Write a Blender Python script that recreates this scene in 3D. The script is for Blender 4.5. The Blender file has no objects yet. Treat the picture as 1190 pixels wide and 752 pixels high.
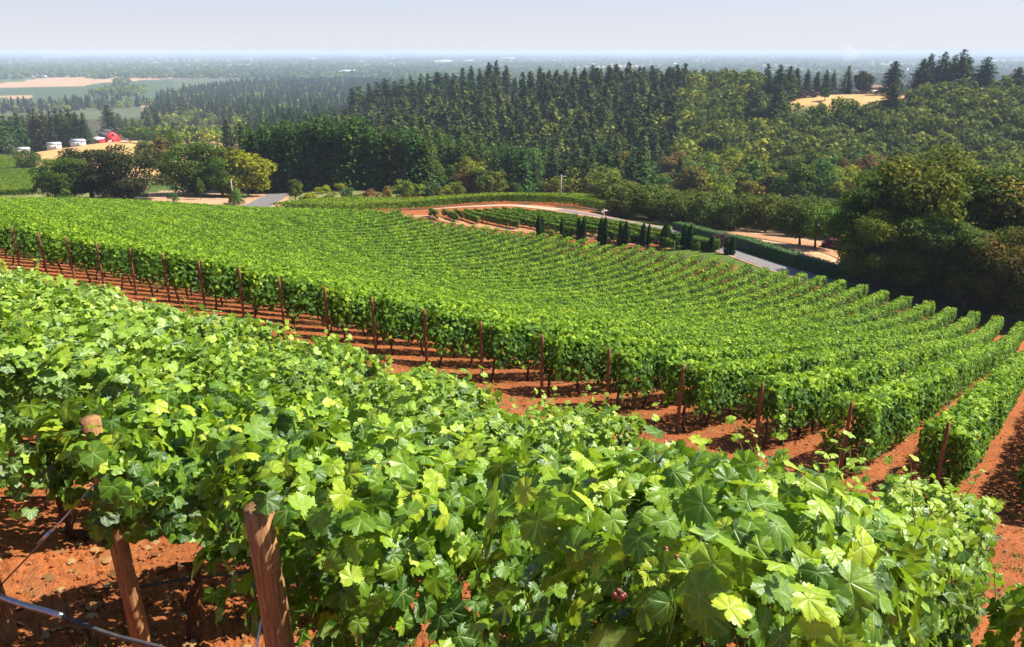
import bpy, math, random
import numpy as np
from mathutils import Vector
R = math.radians
random.seed(7); rng = np.random.default_rng(11)
SC = bpy.context.scene
COL = SC.collection

# ------------------------------------------------------------------ camera
FPX = 890.0; CXP, CYP = 595.0, 376.0; HZ = 59.0
PITCH = math.atan((CYP-HZ)/FPX)
CP, SP = math.cos(PITCH), math.sin(PITCH)
cam_d = bpy.data.cameras.new("camera"); cam = bpy.data.objects.new("camera", cam_d); COL.objects.link(cam)
cam_d.sensor_width = 36; cam_d.lens = 36*FPX/1190
cam_d.clip_start = 0.05; cam_d.clip_end = 120000
cam.location = (0,0,0); cam.rotation_euler = (math.pi/2-PITCH, 0, 0)
SC.camera = cam
# ------------------------------------------------------------------ light
SUN_EL = R(49); SUN_AZ = math.atan2(0.97, 0.26)      # azimuth measured clockwise from +Y
w = bpy.data.worlds.new("World"); SC.world = w; w.use_nodes = True
nt = w.node_tree; nt.nodes.clear()
sky = nt.nodes.new('ShaderNodeTexSky'); sky.sky_type = 'NISHITA'; sky.sun_disc = False
sky.sun_elevation = SUN_EL; sky.sun_rotation = SUN_AZ
sky.air_density = 1.0; sky.dust_density = 1.0; sky.ozone_density = 1.5; sky.air_density = 1.0; sky.altitude = 0
bg = nt.nodes.new('ShaderNodeBackground'); bg.inputs[1].default_value = 0.066
wo = nt.nodes.new('ShaderNodeOutputWorld')
# pale summer haze of the low sky, fading into the clear sky higher up
tint = nt.nodes.new('ShaderNodeMixRGB'); tint.blend_type = 'MULTIPLY'; tint.inputs[0].default_value = 1; tint.inputs[2].default_value = (.95,.96,1.15,1)
tcw = nt.nodes.new('ShaderNodeTexCoord'); sx = nt.nodes.new('ShaderNodeSeparateXYZ'); rw = nt.nodes.new('ShaderNodeValToRGB'); mw = nt.nodes.new('ShaderNodeMixRGB')
e = rw.color_ramp.elements; e[0].position = 0.0; e[0].color = (.93,.93,.93,1); e[1].position = .30; e[1].color = (0,0,0,1)
rc = nt.nodes.new('ShaderNodeValToRGB'); e = rc.color_ramp.elements; e[0].position = 0.0; e[0].color = (.84,.85,.89,1); e[1].position = .09; e[1].color = (.62,.69,.88,1)
sc_ = nt.nodes.new('ShaderNodeVectorMath'); sc_.operation = 'SCALE'; sc_.inputs['Scale'].default_value = 6.7
nt.links.new(tcw.outputs['Generated'], sx.inputs[0]); nt.links.new(sx.outputs['Z'], rw.inputs[0]); nt.links.new(sx.outputs['Z'], rc.inputs[0])
nt.links.new(rc.outputs[0], sc_.inputs[0]); nt.links.new(rw.outputs[0], mw.inputs[0]); nt.links.new(sky.outputs[0], tint.inputs[1])
nt.links.new(tint.outputs[0], mw.inputs[1]); nt.links.new(sc_.outputs[0], mw.inputs[2])
nt.links.new(mw.outputs[0], bg.inputs[0]); nt.links.new(bg.outputs[0], wo.inputs[0])
sd = bpy.data.lights.new("sun", 'SUN'); sd.energy = 5.0; sd.angle = R(0.53); sd.color = (1.0, 0.95, 0.86)
so = bpy.data.objects.new("sun", sd); COL.objects.link(so)
sv = Vector((math.sin(SUN_AZ)*math.cos(SUN_EL), math.cos(SUN_AZ)*math.cos(SUN_EL), math.sin(SUN_EL)))
so.rotation_euler = sv.to_track_quat('Z', 'Y').to_euler()
vs = SC.view_settings; vs.view_transform = 'Standard'; vs.look = 'None'; vs.gamma = 1; vs.use_curve_mapping = False
vs.exposure = 1.2
HAZE = 1.4e-4
SC.cycles.max_bounces = 5; SC.cycles.diffuse_bounces = 2; SC.cycles.glossy_bounces = 1
SC.cycles.transmission_bounces = 3; SC.cycles.volume_bounces = 2; SC.cycles.transparent_max_bounces = 4
SC.cycles.use_denoising = True

# ------------------------------------------------------------------ geometry of the place
def slope(py):
    v = (CYP-py)/FPX
    return (-SP+v*CP)/(CP+v*SP)
def ratio(px, py):
    v = (CYP-py)/FPX
    return ((px-CXP)/FPX)/(CP+v*SP)
# ground heights surveyed along sight lines: (px, py, distance Y, height above the ground)
SURV = [
 (1190,375,72,1.8),(1154,365,73.5,1.8),(1102,355,75,1.8),(1030,338,77,1.8),(965,322,79,1.8),(920,315,82,1.8),(850,302,86,1.8),(780,291,90,1.8),
 (700,281,97,1.8),(600,268,105,1.8),(500,255,114,1.8),(400,243,125,1.8),(200,235,140,1.8),(0,230,150,1.8),
 (700,278,103,0),(600,267,113,0),(500,253.5,121,0),(650,272,108,0),(840,299,92,0),(780,286,98,0),
 (925,315,90,0),(838,287,104,0),(790,271,117,0),(750,262,126,0),(700,252,135,0),(650,244,145,0),(590,238.5,152,0),(530,241,148,0),(480,245,142,0),
 (560,252,128,0),(650,258,124,0),(580,226,180,1.6),(480,232,170,1.6),(690,236,165,0),
 (120,233,170,0),(250,234,172,0),(300,241,165,0),(320,226,195,0),(335,215,225,0),(440,226,190,0),(420,213,215,0),(350,235,170,0),
 (100,172,400,0),(125,165,480,0),(20,205,250,1.6),(20,186,320,1.6),(180,190,320,0),(60,180,360,0),
 (960,292,104,0),(985,315,95,0),(850,270,125,0),(720,254,140,0),(1040,330,88,0),(1190,378,78,0),
]
PT = []
for px,py,Y,h in SURV: PT.append((ratio(px,py)*Y, Y, slope(py)*Y-h))
PT += [(0,0,-2.45),(.55,1.9,-3.25),(-1,2.6,-3.4),(-2.6,4.07,-3.75),(-4.05,5.4,-3.9),(4.6,6.9,-6.5),(2.0,0,-3.2),(-11.3,16,-6.1),(5.95,7.7,-6.95),
 (9.8,15.4,-9.8),(4.46,18.4,-9.66),(-2.7,22.5,-9.5),(-9.8,26.5,-9.3),(-22.2,33.6,-9.4),(11.9,14.9,-9.95),(-43.6,45.7,-10),(27.4,38,-17.3),(16,8,-9.3),
 (-3,-3,-1.6),(0,-20,1.5),(-40,0,-1),(-60,-30,3),(40,0,-13),(80,20,-22),(-90,60,-14),(-150,60,-18),(-250,110,-30),(120,80,-33),(200,150,-42),
 (40,180,-38),(20,220,-46),(60,230,-46),(100,140,-36),(120,230,-45),(220,300,-46),(60,300,-48),(0,300,-47),(150,330,-48),(-60,300,-44),
 (-100,420,-54),(0,420,-42),(90,440,-38),(-130,600,-62),(-20,600,-33),(80,600,-29),(150,600,-30),(-60,600,-43),
 (190,430,-27),(240,490,-25),(300,480,-26),(160,520,-27),(350,400,-30),(260,600,-40),(400,560,-40),
 (-200,700,-70),(0,800,-75),(200,800,-72),(400,800,-70),(-400,800,-76),(-300,500,-62),(-500,500,-70),
 (-600,1100,-86),(-200,1100,-86),(200,1100,-88),(600,1100,-88),(1000,900,-85),(-1000,900,-88),
 (0,1400,-91),(800,1400,-91),(-800,1400,-91),(1600,600,-85),(-1600,500,-91),(1500,-400,-60),(-1500,-500,-60),(0,-1400,-40),(600,0,-60),(-600,0,-50),(0,-400,-5)]
PT = np.array(PT)
def warp(x,y):
    r = np.hypot(x,y); k = 1/np.sqrt(r+25.0)
    return np.stack([x*k, y*k], -1)
_C = warp(PT[:,0],PT[:,1])
def _U(d2): return np.where(d2>1e-12, 0.5*d2*np.log(np.maximum(d2,1e-12)), 0)
_n = len(PT)
_A = np.zeros((_n+3,_n+3))
_A[:_n,:_n] = _U(((_C[:,None]-_C[None])**2).sum(-1)) + np.eye(_n)*0.004
_A[:_n,_n] = 1; _A[:_n,_n+1:] = _C; _A[_n,:_n] = 1; _A[_n+1:,:_n] = _C.T
_W = np.linalg.solve(_A, np.concatenate([PT[:,2], np.zeros(3)]))
def zt(x, y):
    x = np.atleast_1d(np.asarray(x,float)); y = np.atleast_1d(np.asarray(y,float)); sh = x.shape
    x = x.ravel(); y = y.ravel(); out = np.empty(len(x))
    for i in range(0,len(x),20000):
        q = warp(x[i:i+20000],y[i:i+20000])
        d2 = ((q[:,None]-_C[None])**2).sum(-1)
        out[i:i+20000] = _U(d2)@_W[:_n] + _W[_n] + q@_W[_n+1:]
    r = np.hypot(x,y); t = np.clip((r-1150)/350,0,1); t = t*t*(3-2*t)
    out = out*(1-t) + (-91.0)*t
    return out.reshape(sh)
def z1(x,y): return float(zt(x,y)[0])
def hit(px, py, above=0.0, y0=3.0, y1=30000.0):
    """plan position where the sight line through (px,py) meets the ground"""
    a, b = ratio(px,py), slope(py)
    Y = np.geomspace(y0,y1,900)
    d = b*Y - (zt(a*Y,Y)+above)
    k = np.where(d<0)[0]
    if not len(k): return (a*y1,y1)
    k = k[0]
    if k==0: return (a*Y[0],Y[0])
    t = d[k-1]/(d[k-1]-d[k]); y = Y[k-1]+t*(Y[k]-Y[k-1])
    return (a*y, y)
def at(px, Y, py=250):
    return (ratio(px,py)*Y, Y)
def proj(P):
    x,y,z = P
    d = y*CP - z*SP; u = y*SP + z*CP
    return CXP+FPX*x/d, CYP-FPX*u/d, d

# ------------------------------------------------------------------ helpers
def tag(o, label=None, cat=None, group=None, kind=None):
    if label: o["label"] = label
    if cat: o["category"] = cat
    if group: o["group"] = group
    if kind: o["kind"] = kind
    return o
def mdata(name, V, T, mats=(), attrs=None, midx=None, smooth=False):
    """V (n,3); T (m,3) or (m,4) arrays"""
    V = np.ascontiguousarray(V, np.float32); T = np.ascontiguousarray(T, np.int32)
    me = bpy.data.meshes.new(name); k = T.shape[1]
    me.vertices.add(len(V)); me.vertices.foreach_set("co", V.ravel())
    me.loops.add(T.size); me.loops.foreach_set("vertex_index", T.ravel())
    me.polygons.add(len(T)); me.polygons.foreach_set("loop_start", np.arange(0,T.size,k,dtype=np.int32))
    me.polygons.foreach_set("loop_total", np.full(len(T),k,np.int32))
    for m in mats: me.materials.append(m)
    if midx is not None: me.polygons.foreach_set("material_index", np.asarray(midx,np.int32))
    if smooth: me.polygons.foreach_set("use_smooth", np.ones(len(T),bool))
    for an, av in (attrs or {}).items():
        a = me.attributes.new(an, 'FLOAT', 'POINT'); a.data.foreach_set("value", np.asarray(av,np.float32))
    me.update(calc_edges=True)
    return me
def link(name, me, parent=None, loc=(0,0,0), rot=(0,0,0), scale=1.0):
    o = bpy.data.objects.new(name, me); COL.objects.link(o)
    o.location = loc; o.rotation_euler = rot
    o.scale = (scale,)*3 if np.isscalar(scale) else scale
    if parent: o.parent = parent
    return o
def empty(name, loc=(0,0,0), rz=0.0, scale=1.0):
    o = bpy.data.objects.new(name, None); COL.objects.link(o); o.empty_display_size = 0.3
    o.location = loc; o.rotation_euler = (0,0,rz); o.scale = (scale,)*3 if np.isscalar(scale) else scale
    return o
class MB:
    """collects simple solids, all as triangles"""
    def __init__(s): s.V=[]; s.T=[]; s.M=[]; s.A=[]; s.n=0
    def add(s, V, T, mi=0, a=0.5):
        V=np.asarray(V,float); T=np.asarray(T,int)
        if T.shape[1]==4: T=np.concatenate([T[:,[0,1,2]],T[:,[0,2,3]]])
        s.V.append(V); s.T.append(T+s.n); s.n+=len(V); s.M.append(np.full(len(T),mi)); s.A.append(np.full(len(V),a) if np.isscalar(a) else a)
    def box(s, c, d, mi=0, rz=0.0):
        q=np.array([[x,y,z] for x in(-.5,.5) for y in(-.5,.5) for z in(-.5,.5)])*np.asarray(d,float)
        if rz: q[:,:2]=q[:,:2]@np.array([[math.cos(rz),math.sin(rz)],[-math.sin(rz),math.cos(rz)]])
        s.add(q+np.asarray(c,float),[[0,1,3,2],[4,6,7,5],[0,4,5,1],[2,3,7,6],[0,2,6,4],[1,5,7,3]],mi)
    def tube(s, P, rad, k=8, mi=0, rough=0.0, cap=True):
        P=np.asarray(P,float); n=len(P); rad=np.full(n,rad) if np.isscalar(rad) else np.asarray(rad,float)
        t=np.gradient(P,axis=0); t/=np.linalg.norm(t,axis=1)[:,None]+1e-9
        ref=np.array([0,0,1.]) if abs(t[0,2])<.9 else np.array([1.,0,0])
        u=np.cross(t,ref); u/=np.linalg.norm(u,axis=1)[:,None]+1e-9; v=np.cross(t,u)
        a=np.arange(k)*2*math.pi/k
        rr=rad[:,None]*(1+rough*rng.standard_normal((n,k)))
        V=(P[:,None]+rr[...,None]*(np.cos(a)[None,:,None]*u[:,None]+np.sin(a)[None,:,None]*v[:,None])).reshape(-1,3)
        i=np.arange(n-1)[:,None]*k; j=np.arange(k)[None]; j2=(j+1)%k
        T=np.stack([i+j,i+j2,i+k+j2,i+k+j],-1).reshape(-1,4)
        T=np.concatenate([T[:,[0,1,2]],T[:,[0,2,3]]])
        if cap:
            V=np.concatenate([V,P[:1],P[-1:]]); c0=n*k; c1=c0+1; jj=np.arange(k); j3=(jj+1)%k
            T=np.concatenate([T,np.stack([np.full(k,c0),j3,jj],-1),np.stack([np.full(k,c1),(n-1)*k+jj,(n-1)*k+j3],-1)])
        s.add(V,T,mi)
    def prism(s, prof, y0, y1, mi=0):
        """profile in (x,z), extruded along y"""
        p=np.asarray(prof,float); n=len(p)
        V=np.concatenate([np.c_[p[:,0],np.full(n,y0),p[:,1]],np.c_[p[:,0],np.full(n,y1),p[:,1]],[[p[:,0].mean(),y0,p[:,1].mean()],[p[:,0].mean(),y1,p[:,1].mean()]]])
        i=np.arange(n); j=(i+1)%n
        T=np.concatenate([np.stack([i,j,n+j],-1),np.stack([i,n+j,n+i],-1),np.stack([np.full(n,2*n),j,i],-1),np.stack([np.full(n,2*n+1),n+i,n+j],-1)])
        s.add(V,T,mi)
    def arr(s): return np.concatenate(s.V),np.concatenate(s.T),np.concatenate(s.M),np.concatenate(s.A)
    def data(s,name,mats,smooth=False):
        V,T,M,A=s.arr(); return mdata(name,V,T,mats,{"lr":A},M,smooth)
    def build(s,name,mats,parent=None,loc=(0,0,0),rot=(0,0,0),scale=1.0,smooth=False):
        if not isinstance(mats,(list,tuple)): mats=[mats]
        return link(name,s.data(name,mats,smooth),parent,loc,rot,scale)

# ------------------------------------------------------------------ materials
def nmat(name):
    m=bpy.data.materials.new(name); m.use_nodes=True; t=m.node_tree; t.nodes.clear()
    return m,t,(lambda k,**kw: _nd(t,k,kw)),t.links.new
def _nd(t,k,kw):
    n=t.nodes.new(k)
    for a,b in kw.items(): setattr(n,a,b)
    return n
def ramp(n, stops):
    e=n.color_ramp.elements
    while len(e)>1: e.remove(e[-1])
    e[0].position=stops[0][0]; e[0].color=(*stops[0][1],1)
    for p,c in stops[1:]:
        x=e.new(p); x.color=(*c,1)
def leafmat(name, stops, trans=0.35, tcol=(.35,.55,.05), rough=.5, spec=.35, vein=False, var=0.0, tscale=1.0, noise=0.0):
    m,t,N,L=nmat(name)
    at_=N('ShaderNodeAttribute',attribute_name="lr"); rp=N('ShaderNodeValToRGB'); ramp(rp,stops)
    fac=at_.outputs['Fac']
    if noise:
        tc=N('ShaderNodeTexCoord'); nz=N('ShaderNodeTexNoise'); nz.inputs['Scale'].default_value=noise; nz.inputs['Detail'].default_value=3
        L(tc.outputs['Object'],nz.inputs['Vector'])
        mm=N('ShaderNodeMath',operation='MULTIPLY_ADD'); L(nz.outputs['Fac'],mm.inputs[0]); mm.inputs[1].default_value=.9
        ms=N('ShaderNodeMath',operation='SUBTRACT'); L(at_.outputs['Fac'],ms.inputs[0]); ms.inputs[1].default_value=.45
        L(ms.outputs[0],mm.inputs[2]); fac=mm.outputs[0]
    L(fac,rp.inputs[0]); col=rp.outputs[0]
    if var:
        oi=N('ShaderNodeObjectInfo'); hs=N('ShaderNodeHueSaturation')
        mr=N('ShaderNodeMapRange'); L(oi.outputs['Random'],mr.inputs['Value']); mr.inputs['To Min'].default_value=.5-var*.12; mr.inputs['To Max'].default_value=.5+var*.06
        mv=N('ShaderNodeMath',operation='MULTIPLY'); L(oi.outputs['Random'],mv.inputs[0]); mv.inputs[1].default_value=7.31
        fr=N('ShaderNodeMath',operation='FRACT'); L(mv.outputs[0],fr.inputs[0])
        m2=N('ShaderNodeMapRange'); L(fr.outputs[0],m2.inputs['Value']); m2.inputs['To Min'].default_value=1-var*.6; m2.inputs['To Max'].default_value=1+var*.6
        L(mr.outputs[0],hs.inputs['Hue']); L(m2.outputs[0],hs.inputs['Value']); L(col,hs.inputs['Color']); col=hs.outputs[0]
    if vein:
        av=N('ShaderNodeAttribute',attribute_name="vn")
        pw=N('ShaderNodeMath',operation='POWER'); L(av.outputs['Fac'],pw.inputs[0]); pw.inputs[1].default_value=5
        mu=N('ShaderNodeMath',operation='MULTIPLY'); L(pw.outputs[0],mu.inputs[0]); mu.inputs[1].default_value=.75
        mx=N('ShaderNodeMixRGB'); L(mu.outputs[0],mx.inputs[0]); L(col,mx.inputs[1]); mx.inputs[2].default_value=(.34,.46,.12,1)
        tc=N('ShaderNodeTexCoord'); nz=N('ShaderNodeTexNoise'); nz.inputs['Scale'].default_value=55; nz.inputs['Detail'].default_value=3
        L(tc.outputs['Object'],nz.inputs['Vector'])
        m3=N('ShaderNodeMapRange'); L(nz.outputs['Fac'],m3.inputs['Value']); m3.inputs['From Min'].default_value=.3; m3.inputs['From Max'].default_value=.7; m3.inputs['To Min'].default_value=.78; m3.inputs['To Max'].default_value=1.18
        vm=N('ShaderNodeVectorMath',operation='SCALE'); L(mx.outputs[0],vm.inputs[0]); L(m3.outputs[0],vm.inputs['Scale']); col=vm.outputs[0]
    p=N('ShaderNodeBsdfPrincipled'); L(col,p.inputs['Base Color']); p.inputs['Roughness'].default_value=rough; p.inputs['Specular IOR Level'].default_value=spec
    if vein:
        bp=N('ShaderNodeBump'); bp.inputs['Strength'].default_value=.5; bp.inputs['Distance'].default_value=.004
        ad=N('ShaderNodeMath',operation='MULTIPLY_ADD'); L(pw.outputs[0],ad.inputs[0]); ad.inputs[1].default_value=-1.2; L(nz.outputs['Fac'],ad.inputs[2])
        L(ad.outputs[0],bp.inputs['Height']); L(bp.outputs[0],p.inputs['Normal'])
    tr=N('ShaderNodeBsdfTranslucent')
    mc=N('ShaderNodeMixRGB',blend_type='MULTIPLY'); mc.inputs[0].default_value=0; 
    g=N('ShaderNodeMixRGB'); g.inputs[0].default_value=.5; L(col,g.inputs[1]); g.inputs[2].default_value=(*tcol,1)
    L(g.outputs[0],tr.inputs['Color'])
    mix=N('ShaderNodeMixShader'); mix.inputs[0].default_value=trans; L(p.outputs[0],mix.inputs[1]); L(tr.outputs[0],mix.inputs[2])
    o=N('ShaderNodeOutputMaterial'); L(mix.outputs[0],o.inputs['Surface'])
    t.nodes.remove(mc)
    return m
def plain(name, a, b=None, scale=6.0, rough=.8, spec=.3, metal=0.0, bump=.3, stretch=(1,1,1), dist=.01, detail=4):
    m,t,N,L=nmat(name); b=b or tuple(c*.65 for c in a)
    tc=N('ShaderNodeTexCoord'); mp=N('ShaderNodeMapping'); mp.inputs['Scale'].default_value=stretch
    nz=N('ShaderNodeTexNoise'); nz.inputs['Scale'].default_value=scale; nz.inputs['Detail'].default_value=detail; nz.inputs['Roughness'].default_value=.65
    rp=N('ShaderNodeValToRGB'); ramp(rp,[(.3,b),(.7,a)])
    p=N('ShaderNodeBsdfPrincipled'); p.inputs['Roughness'].default_value=rough; p.inputs['Specular IOR Level'].default_value=spec; p.inputs['Metallic'].default_value=metal
    bp=N('ShaderNodeBump'); bp.inputs['Strength'].default_value=bump; bp.inputs['Distance'].default_value=dist
    o=N('ShaderNodeOutputMaterial')
    L(tc.outputs['Object'],mp.inputs[0]); L(mp.outputs[0],nz.inputs['Vector']); L(nz.outputs['Fac'],rp.inputs[0]); L(rp.outputs[0],p.inputs['Base Color'])
    L(nz.outputs['Fac'],bp.inputs['Height']); L(bp.outputs[0],p.inputs['Normal']); L(p.outputs[0],o.inputs['Surface'])
    return m
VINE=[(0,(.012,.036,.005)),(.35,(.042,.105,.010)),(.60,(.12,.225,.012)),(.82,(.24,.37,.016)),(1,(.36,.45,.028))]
M={}
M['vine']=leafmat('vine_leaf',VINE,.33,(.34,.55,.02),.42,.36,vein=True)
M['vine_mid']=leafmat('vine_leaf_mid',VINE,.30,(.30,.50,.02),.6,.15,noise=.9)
M['vine_block']=leafmat('vine_leaf_block',[(0,(.036,.075,.008)),(.5,(.095,.165,.014)),(1,(.24,.30,.02))],.28,(.24,.44,.03),.8,.08,noise=.5)
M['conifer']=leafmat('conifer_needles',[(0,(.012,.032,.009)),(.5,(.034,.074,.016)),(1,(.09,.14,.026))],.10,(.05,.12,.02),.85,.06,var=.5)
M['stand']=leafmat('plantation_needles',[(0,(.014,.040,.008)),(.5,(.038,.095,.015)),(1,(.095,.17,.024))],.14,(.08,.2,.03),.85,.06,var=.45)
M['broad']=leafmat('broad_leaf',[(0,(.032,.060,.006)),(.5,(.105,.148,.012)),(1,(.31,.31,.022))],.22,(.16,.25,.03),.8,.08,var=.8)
M['maple_dark']=leafmat('dark_maple_leaf',[(0,(.014,.024,.008)),(.5,(.036,.048,.013)),(1,(.10,.095,.028))],.16,(.1,.12,.02),.8,.06)
M['maple_green']=leafmat('green_maple_leaf',[(0,(.020,.048,.008)),(.5,(.055,.105,.013)),(1,(.19,.22,.022))],.24,(.2,.32,.03),.8,.08)
M['yellow']=leafmat('yellow_green_leaf',[(0,(.09,.13,.008)),(.5,(.22,.26,.012)),(1,(.40,.38,.02))],.28,(.4,.45,.03),.8,.08,var=.15)
M['rust']=leafmat('rusty_leaf',[(0,(.05,.055,.012)),(.5,(.14,.11,.022)),(1,(.26,.15,.04))],.2,(.3,.2,.03),.8,.08,var=.5)
M['lime']=leafmat('lime_leaf',[(0,(.03,.07,.010)),(.5,(.08,.15,.018)),(1,(.17,.24,.03))],.25,(.2,.34,.03),.8,.08,var=.5)
M['filbert']=leafmat('filbert_leaf',[(0,(.026,.055,.008)),(.5,(.080,.120,.016)),(1,(.24,.23,.035))],.2,(.16,.22,.03),.8,.08,var=.35)
M['vine_small']=leafmat('vine_leaf_small_block',[(0,(.022,.055,.007)),(.5,(.07,.14,.012)),(1,(.22,.31,.02))],.24,(.2,.38,.03),.7,.1,noise=.5)
M['cypress']=leafmat('cypress_leaf',[(0,(.008,.024,.006)),(.5,(.016,.042,.009)),(1,(.05,.10,.016))],.08,(.06,.14,.02),.8,.06)
M['hedge']=leafmat('hedge_leaf',[(0,(.016,.050,.007)),(.5,(.035,.10,.010)),(1,(.09,.19,.018))],.2,(.14,.3,.02),.5,.3)
M['grassy']=leafmat('tall_grass',[(0,(.08,.10,.02)),(.5,(.16,.18,.03)),(1,(.38,.30,.07))],.25,(.3,.3,.06),.7,.15)
M['purple']=leafmat('purple_leaf',[(0,(.03,.012,.014)),(1,(.11,.04,.04))],.15,(.2,.05,.04),.5,.3)
M['bark']=plain('bark',(.16,.11,.075),(.05,.035,.025),9,.9,.15,bump=.8,stretch=(3,3,.6))
M['vinebark']=plain('vine_bark',(.15,.085,.05),(.035,.02,.014),30,.95,.1,bump=1,stretch=(3,3,.5),dist=.02)
M['wood']=plain('weathered_post_wood',(.44,.23,.095),(.12,.055,.026),22,.85,.15,bump=1.0,stretch=(4,4,.35),dist=.006,detail=8)
M['woodred']=plain('red_brown_post_wood',(.26,.115,.055),(.10,.045,.026),14,.85,.2,bump=.6,stretch=(4,4,.4),dist=.006)
M['polewood']=plain('grey_pole_wood',(.42,.38,.33),(.25,.22,.19),6,.9,.2,stretch=(3,3,.3))
M['steel']=plain('galvanised_steel',(.55,.56,.58),(.40,.40,.42),30,.4,.5,metal=.8,bump=.1)
M['rusty']=plain('rusted_iron',(.26,.09,.045),(.12,.04,.025),60,.8,.3,bump=.5)
M['drip']=plain('black_drip_hose',(.06,.058,.06),(.035,.033,.035),20,.5,.4,bump=.1)
M['asphalt']=plain('asphalt',(.165,.15,.14),(.125,.115,.105),1.2,.9,.2,bump=.2)
M['gravel']=plain('gravel_road',(.55,.33,.22),(.38,.21,.13),1.6,.95,.1,bump=.4)
M['dirt']=plain('dry_dirt',(.38,.21,.10),(.27,.13,.06),.9,.95,.1,bump=.4)
M['red']=plain('red_barn_boards',(.62,.04,.05),(.48,.03,.04),3,.6,.3,bump=.1)
M['white']=plain('white_paint',(.66,.65,.62),(.50,.49,.46),2,.5,.4,bump=.05)
M['cream']=plain('cream_paint',(.58,.52,.42),(.48,.43,.34),2,.6,.3,bump=.05)
M['greyroof']=plain('grey_metal_roof',(.42,.43,.46),(.32,.33,.36),2,.5,.4,bump=.1)
M['darkroof']=plain('dark_shingle_roof',(.11,.09,.10),(.06,.05,.055),4,.85,.2,bump=.3)
M['brownroof']=plain('brown_shingle_roof',(.24,.15,.11),(.16,.10,.07),4,.85,.2,bump=.3)
M['glass']=plain('window_glass',(.03,.035,.04),(.02,.025,.03),1,.12,.6,bump=0)
M['carpaint']=plain('dark_red_car_paint',(.18,.012,.02),(.15,.01,.016),1,.25,.6,bump=0)
M['tyre']=plain('tyre_rubber',(.02,.02,.02),(.015,.015,.015),10,.9,.2)
M['berry']=plain('red_grapes',(.20,.04,.022),(.11,.02,.02),30,.4,.5,bump=.1)

# ------------------------------------------------------------------ ground
def inpoly(x,y,poly):
    p=np.asarray(poly,float); c=np.zeros(len(x),bool); j=len(p)-1
    for i in range(len(p)):
        k=((p[i,1]>y)!=(p[j,1]>y))&(x<(p[j,0]-p[i,0])*(y-p[i,1])/(p[j,1]-p[i,1]+1e-12)+p[i,0]); c^=k; j=i
    return c
# far edge of the main block in plan (sight lines over the vine tops)
EDGE=[(1300,400,68),(1190,375,72),(1154,365,73.5),(1102,355,75),(1030,338,77),(965,322,79),(920,315,82),(850,302,86),(780,291,90),(700,281,97),(600,268,105),(500,255,114),(400,243,125),(200,235,140),(0,230,150),(-200,228,158),(-500,224,170)]
EDGE=np.array([at(a,c,b) for a,b,c in EDGE])
_ea=np.arctan2(EDGE[:,0],EDGE[:,1])[::-1]; _er=np.hypot(EDGE[:,0],EDGE[:,1])[::-1]
def edge_r(x,y): return np.interp(np.arctan2(x,y),_ea,_er)
def to_px(X,Y,Z):
    d=Y*CP-Z*SP; d=np.where(d>.1,d,1e9)
    return CXP+FPX*X/d, CYP-FPX*(Y*SP+Z*CP)/d
def planpoly(pts): return [hit(a,b) for a,b in pts]
RED=(.27,.085,.026); GOLD=(.42,.26,.10); TAN=(.38,.24,.13); LAWN=(.07,.11,.018); SCRUB=(.15,.15,.05); FLOOR=(.060,.058,.028); DKF=(.055,.085,.035)
ZONES=[  # (colour, polygon in photo pixels traced on the ground)
 (SCRUB,[(330,214),(500,212),(700,225),(690,240),(590,237),(450,244),(330,245)]),
 (LAWN,[(700,250),(790,262),(860,275),(985,325),(985,345),(850,310),(740,292),(690,282)]),
 (RED,[(400,252),(470,245),(590,237),(700,249),(760,262),(800,280),(770,292),(690,284),(640,280),(500,258)]),
 (RED,[(400,248),(470,226),(580,222),(705,232),(712,246),(650,241),(590,236),(480,243),(440,248)]),
 (TAN,[(170,222),(215,214),(330,214),(340,244),(180,240)]),
 (GOLD,[(0,180),(60,172),(95,160),(300,140),(300,160),(210,215),(190,222),(130,215),(60,203),(0,190)]),
 (LAWN,[(170,210),(205,212),(215,220),(170,224)]),
 (SCRUB,[(0,183),(60,186),(110,222),(110,236),(0,236)]),
 (GOLD,[(905,104),(1045,101),(1060,112),(1010,135),(900,122)]),
 (TAN,[(160,120),(260,118),(280,128),(170,130)]),(GOLD,[(235,140),(300,140),(300,148),(235,150)]),
 (TAN,[(852,262),(960,283),(985,315),(940,305),(900,287),(852,268)]),
 (LAWN,[(858,276),(905,286),(955,310),(940,315),(858,290)]),
 (DKF,[(0,94),(200,92),(205,112),(165,120),(0,120)]),
 (TAN,[(-40,101),(60,90),(215,86),(222,90),(120,96),(90,101),(-40,103)]),(LAWN,[(-40,92),(30,90),(30,95),(-40,97)]),
 (TAN,[(222,80),(330,80.5),(345,84),(300,88),(225,86)]),(DKF,[(330,85),(420,84),(420,90),(300,92)]),
 (TAN,[(-40,112),(36,111),(36,113.5),(-40,114.5)]),(TAN,[(-40,119),(50,121),(40,124),(-40,125)]),
 (TAN,[(45,72),(100,71),(100,76.5),(45,77.5)]),(TAN,[(100,72),(122,72),(122,75.5),(100,75.5)]),
 (TAN,[(500,82),(680,78),(690,81),(600,86),(500,87)]),(TAN,[(1010,82),(1120,80),(1130,85),(1010,87)]),
]
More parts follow.
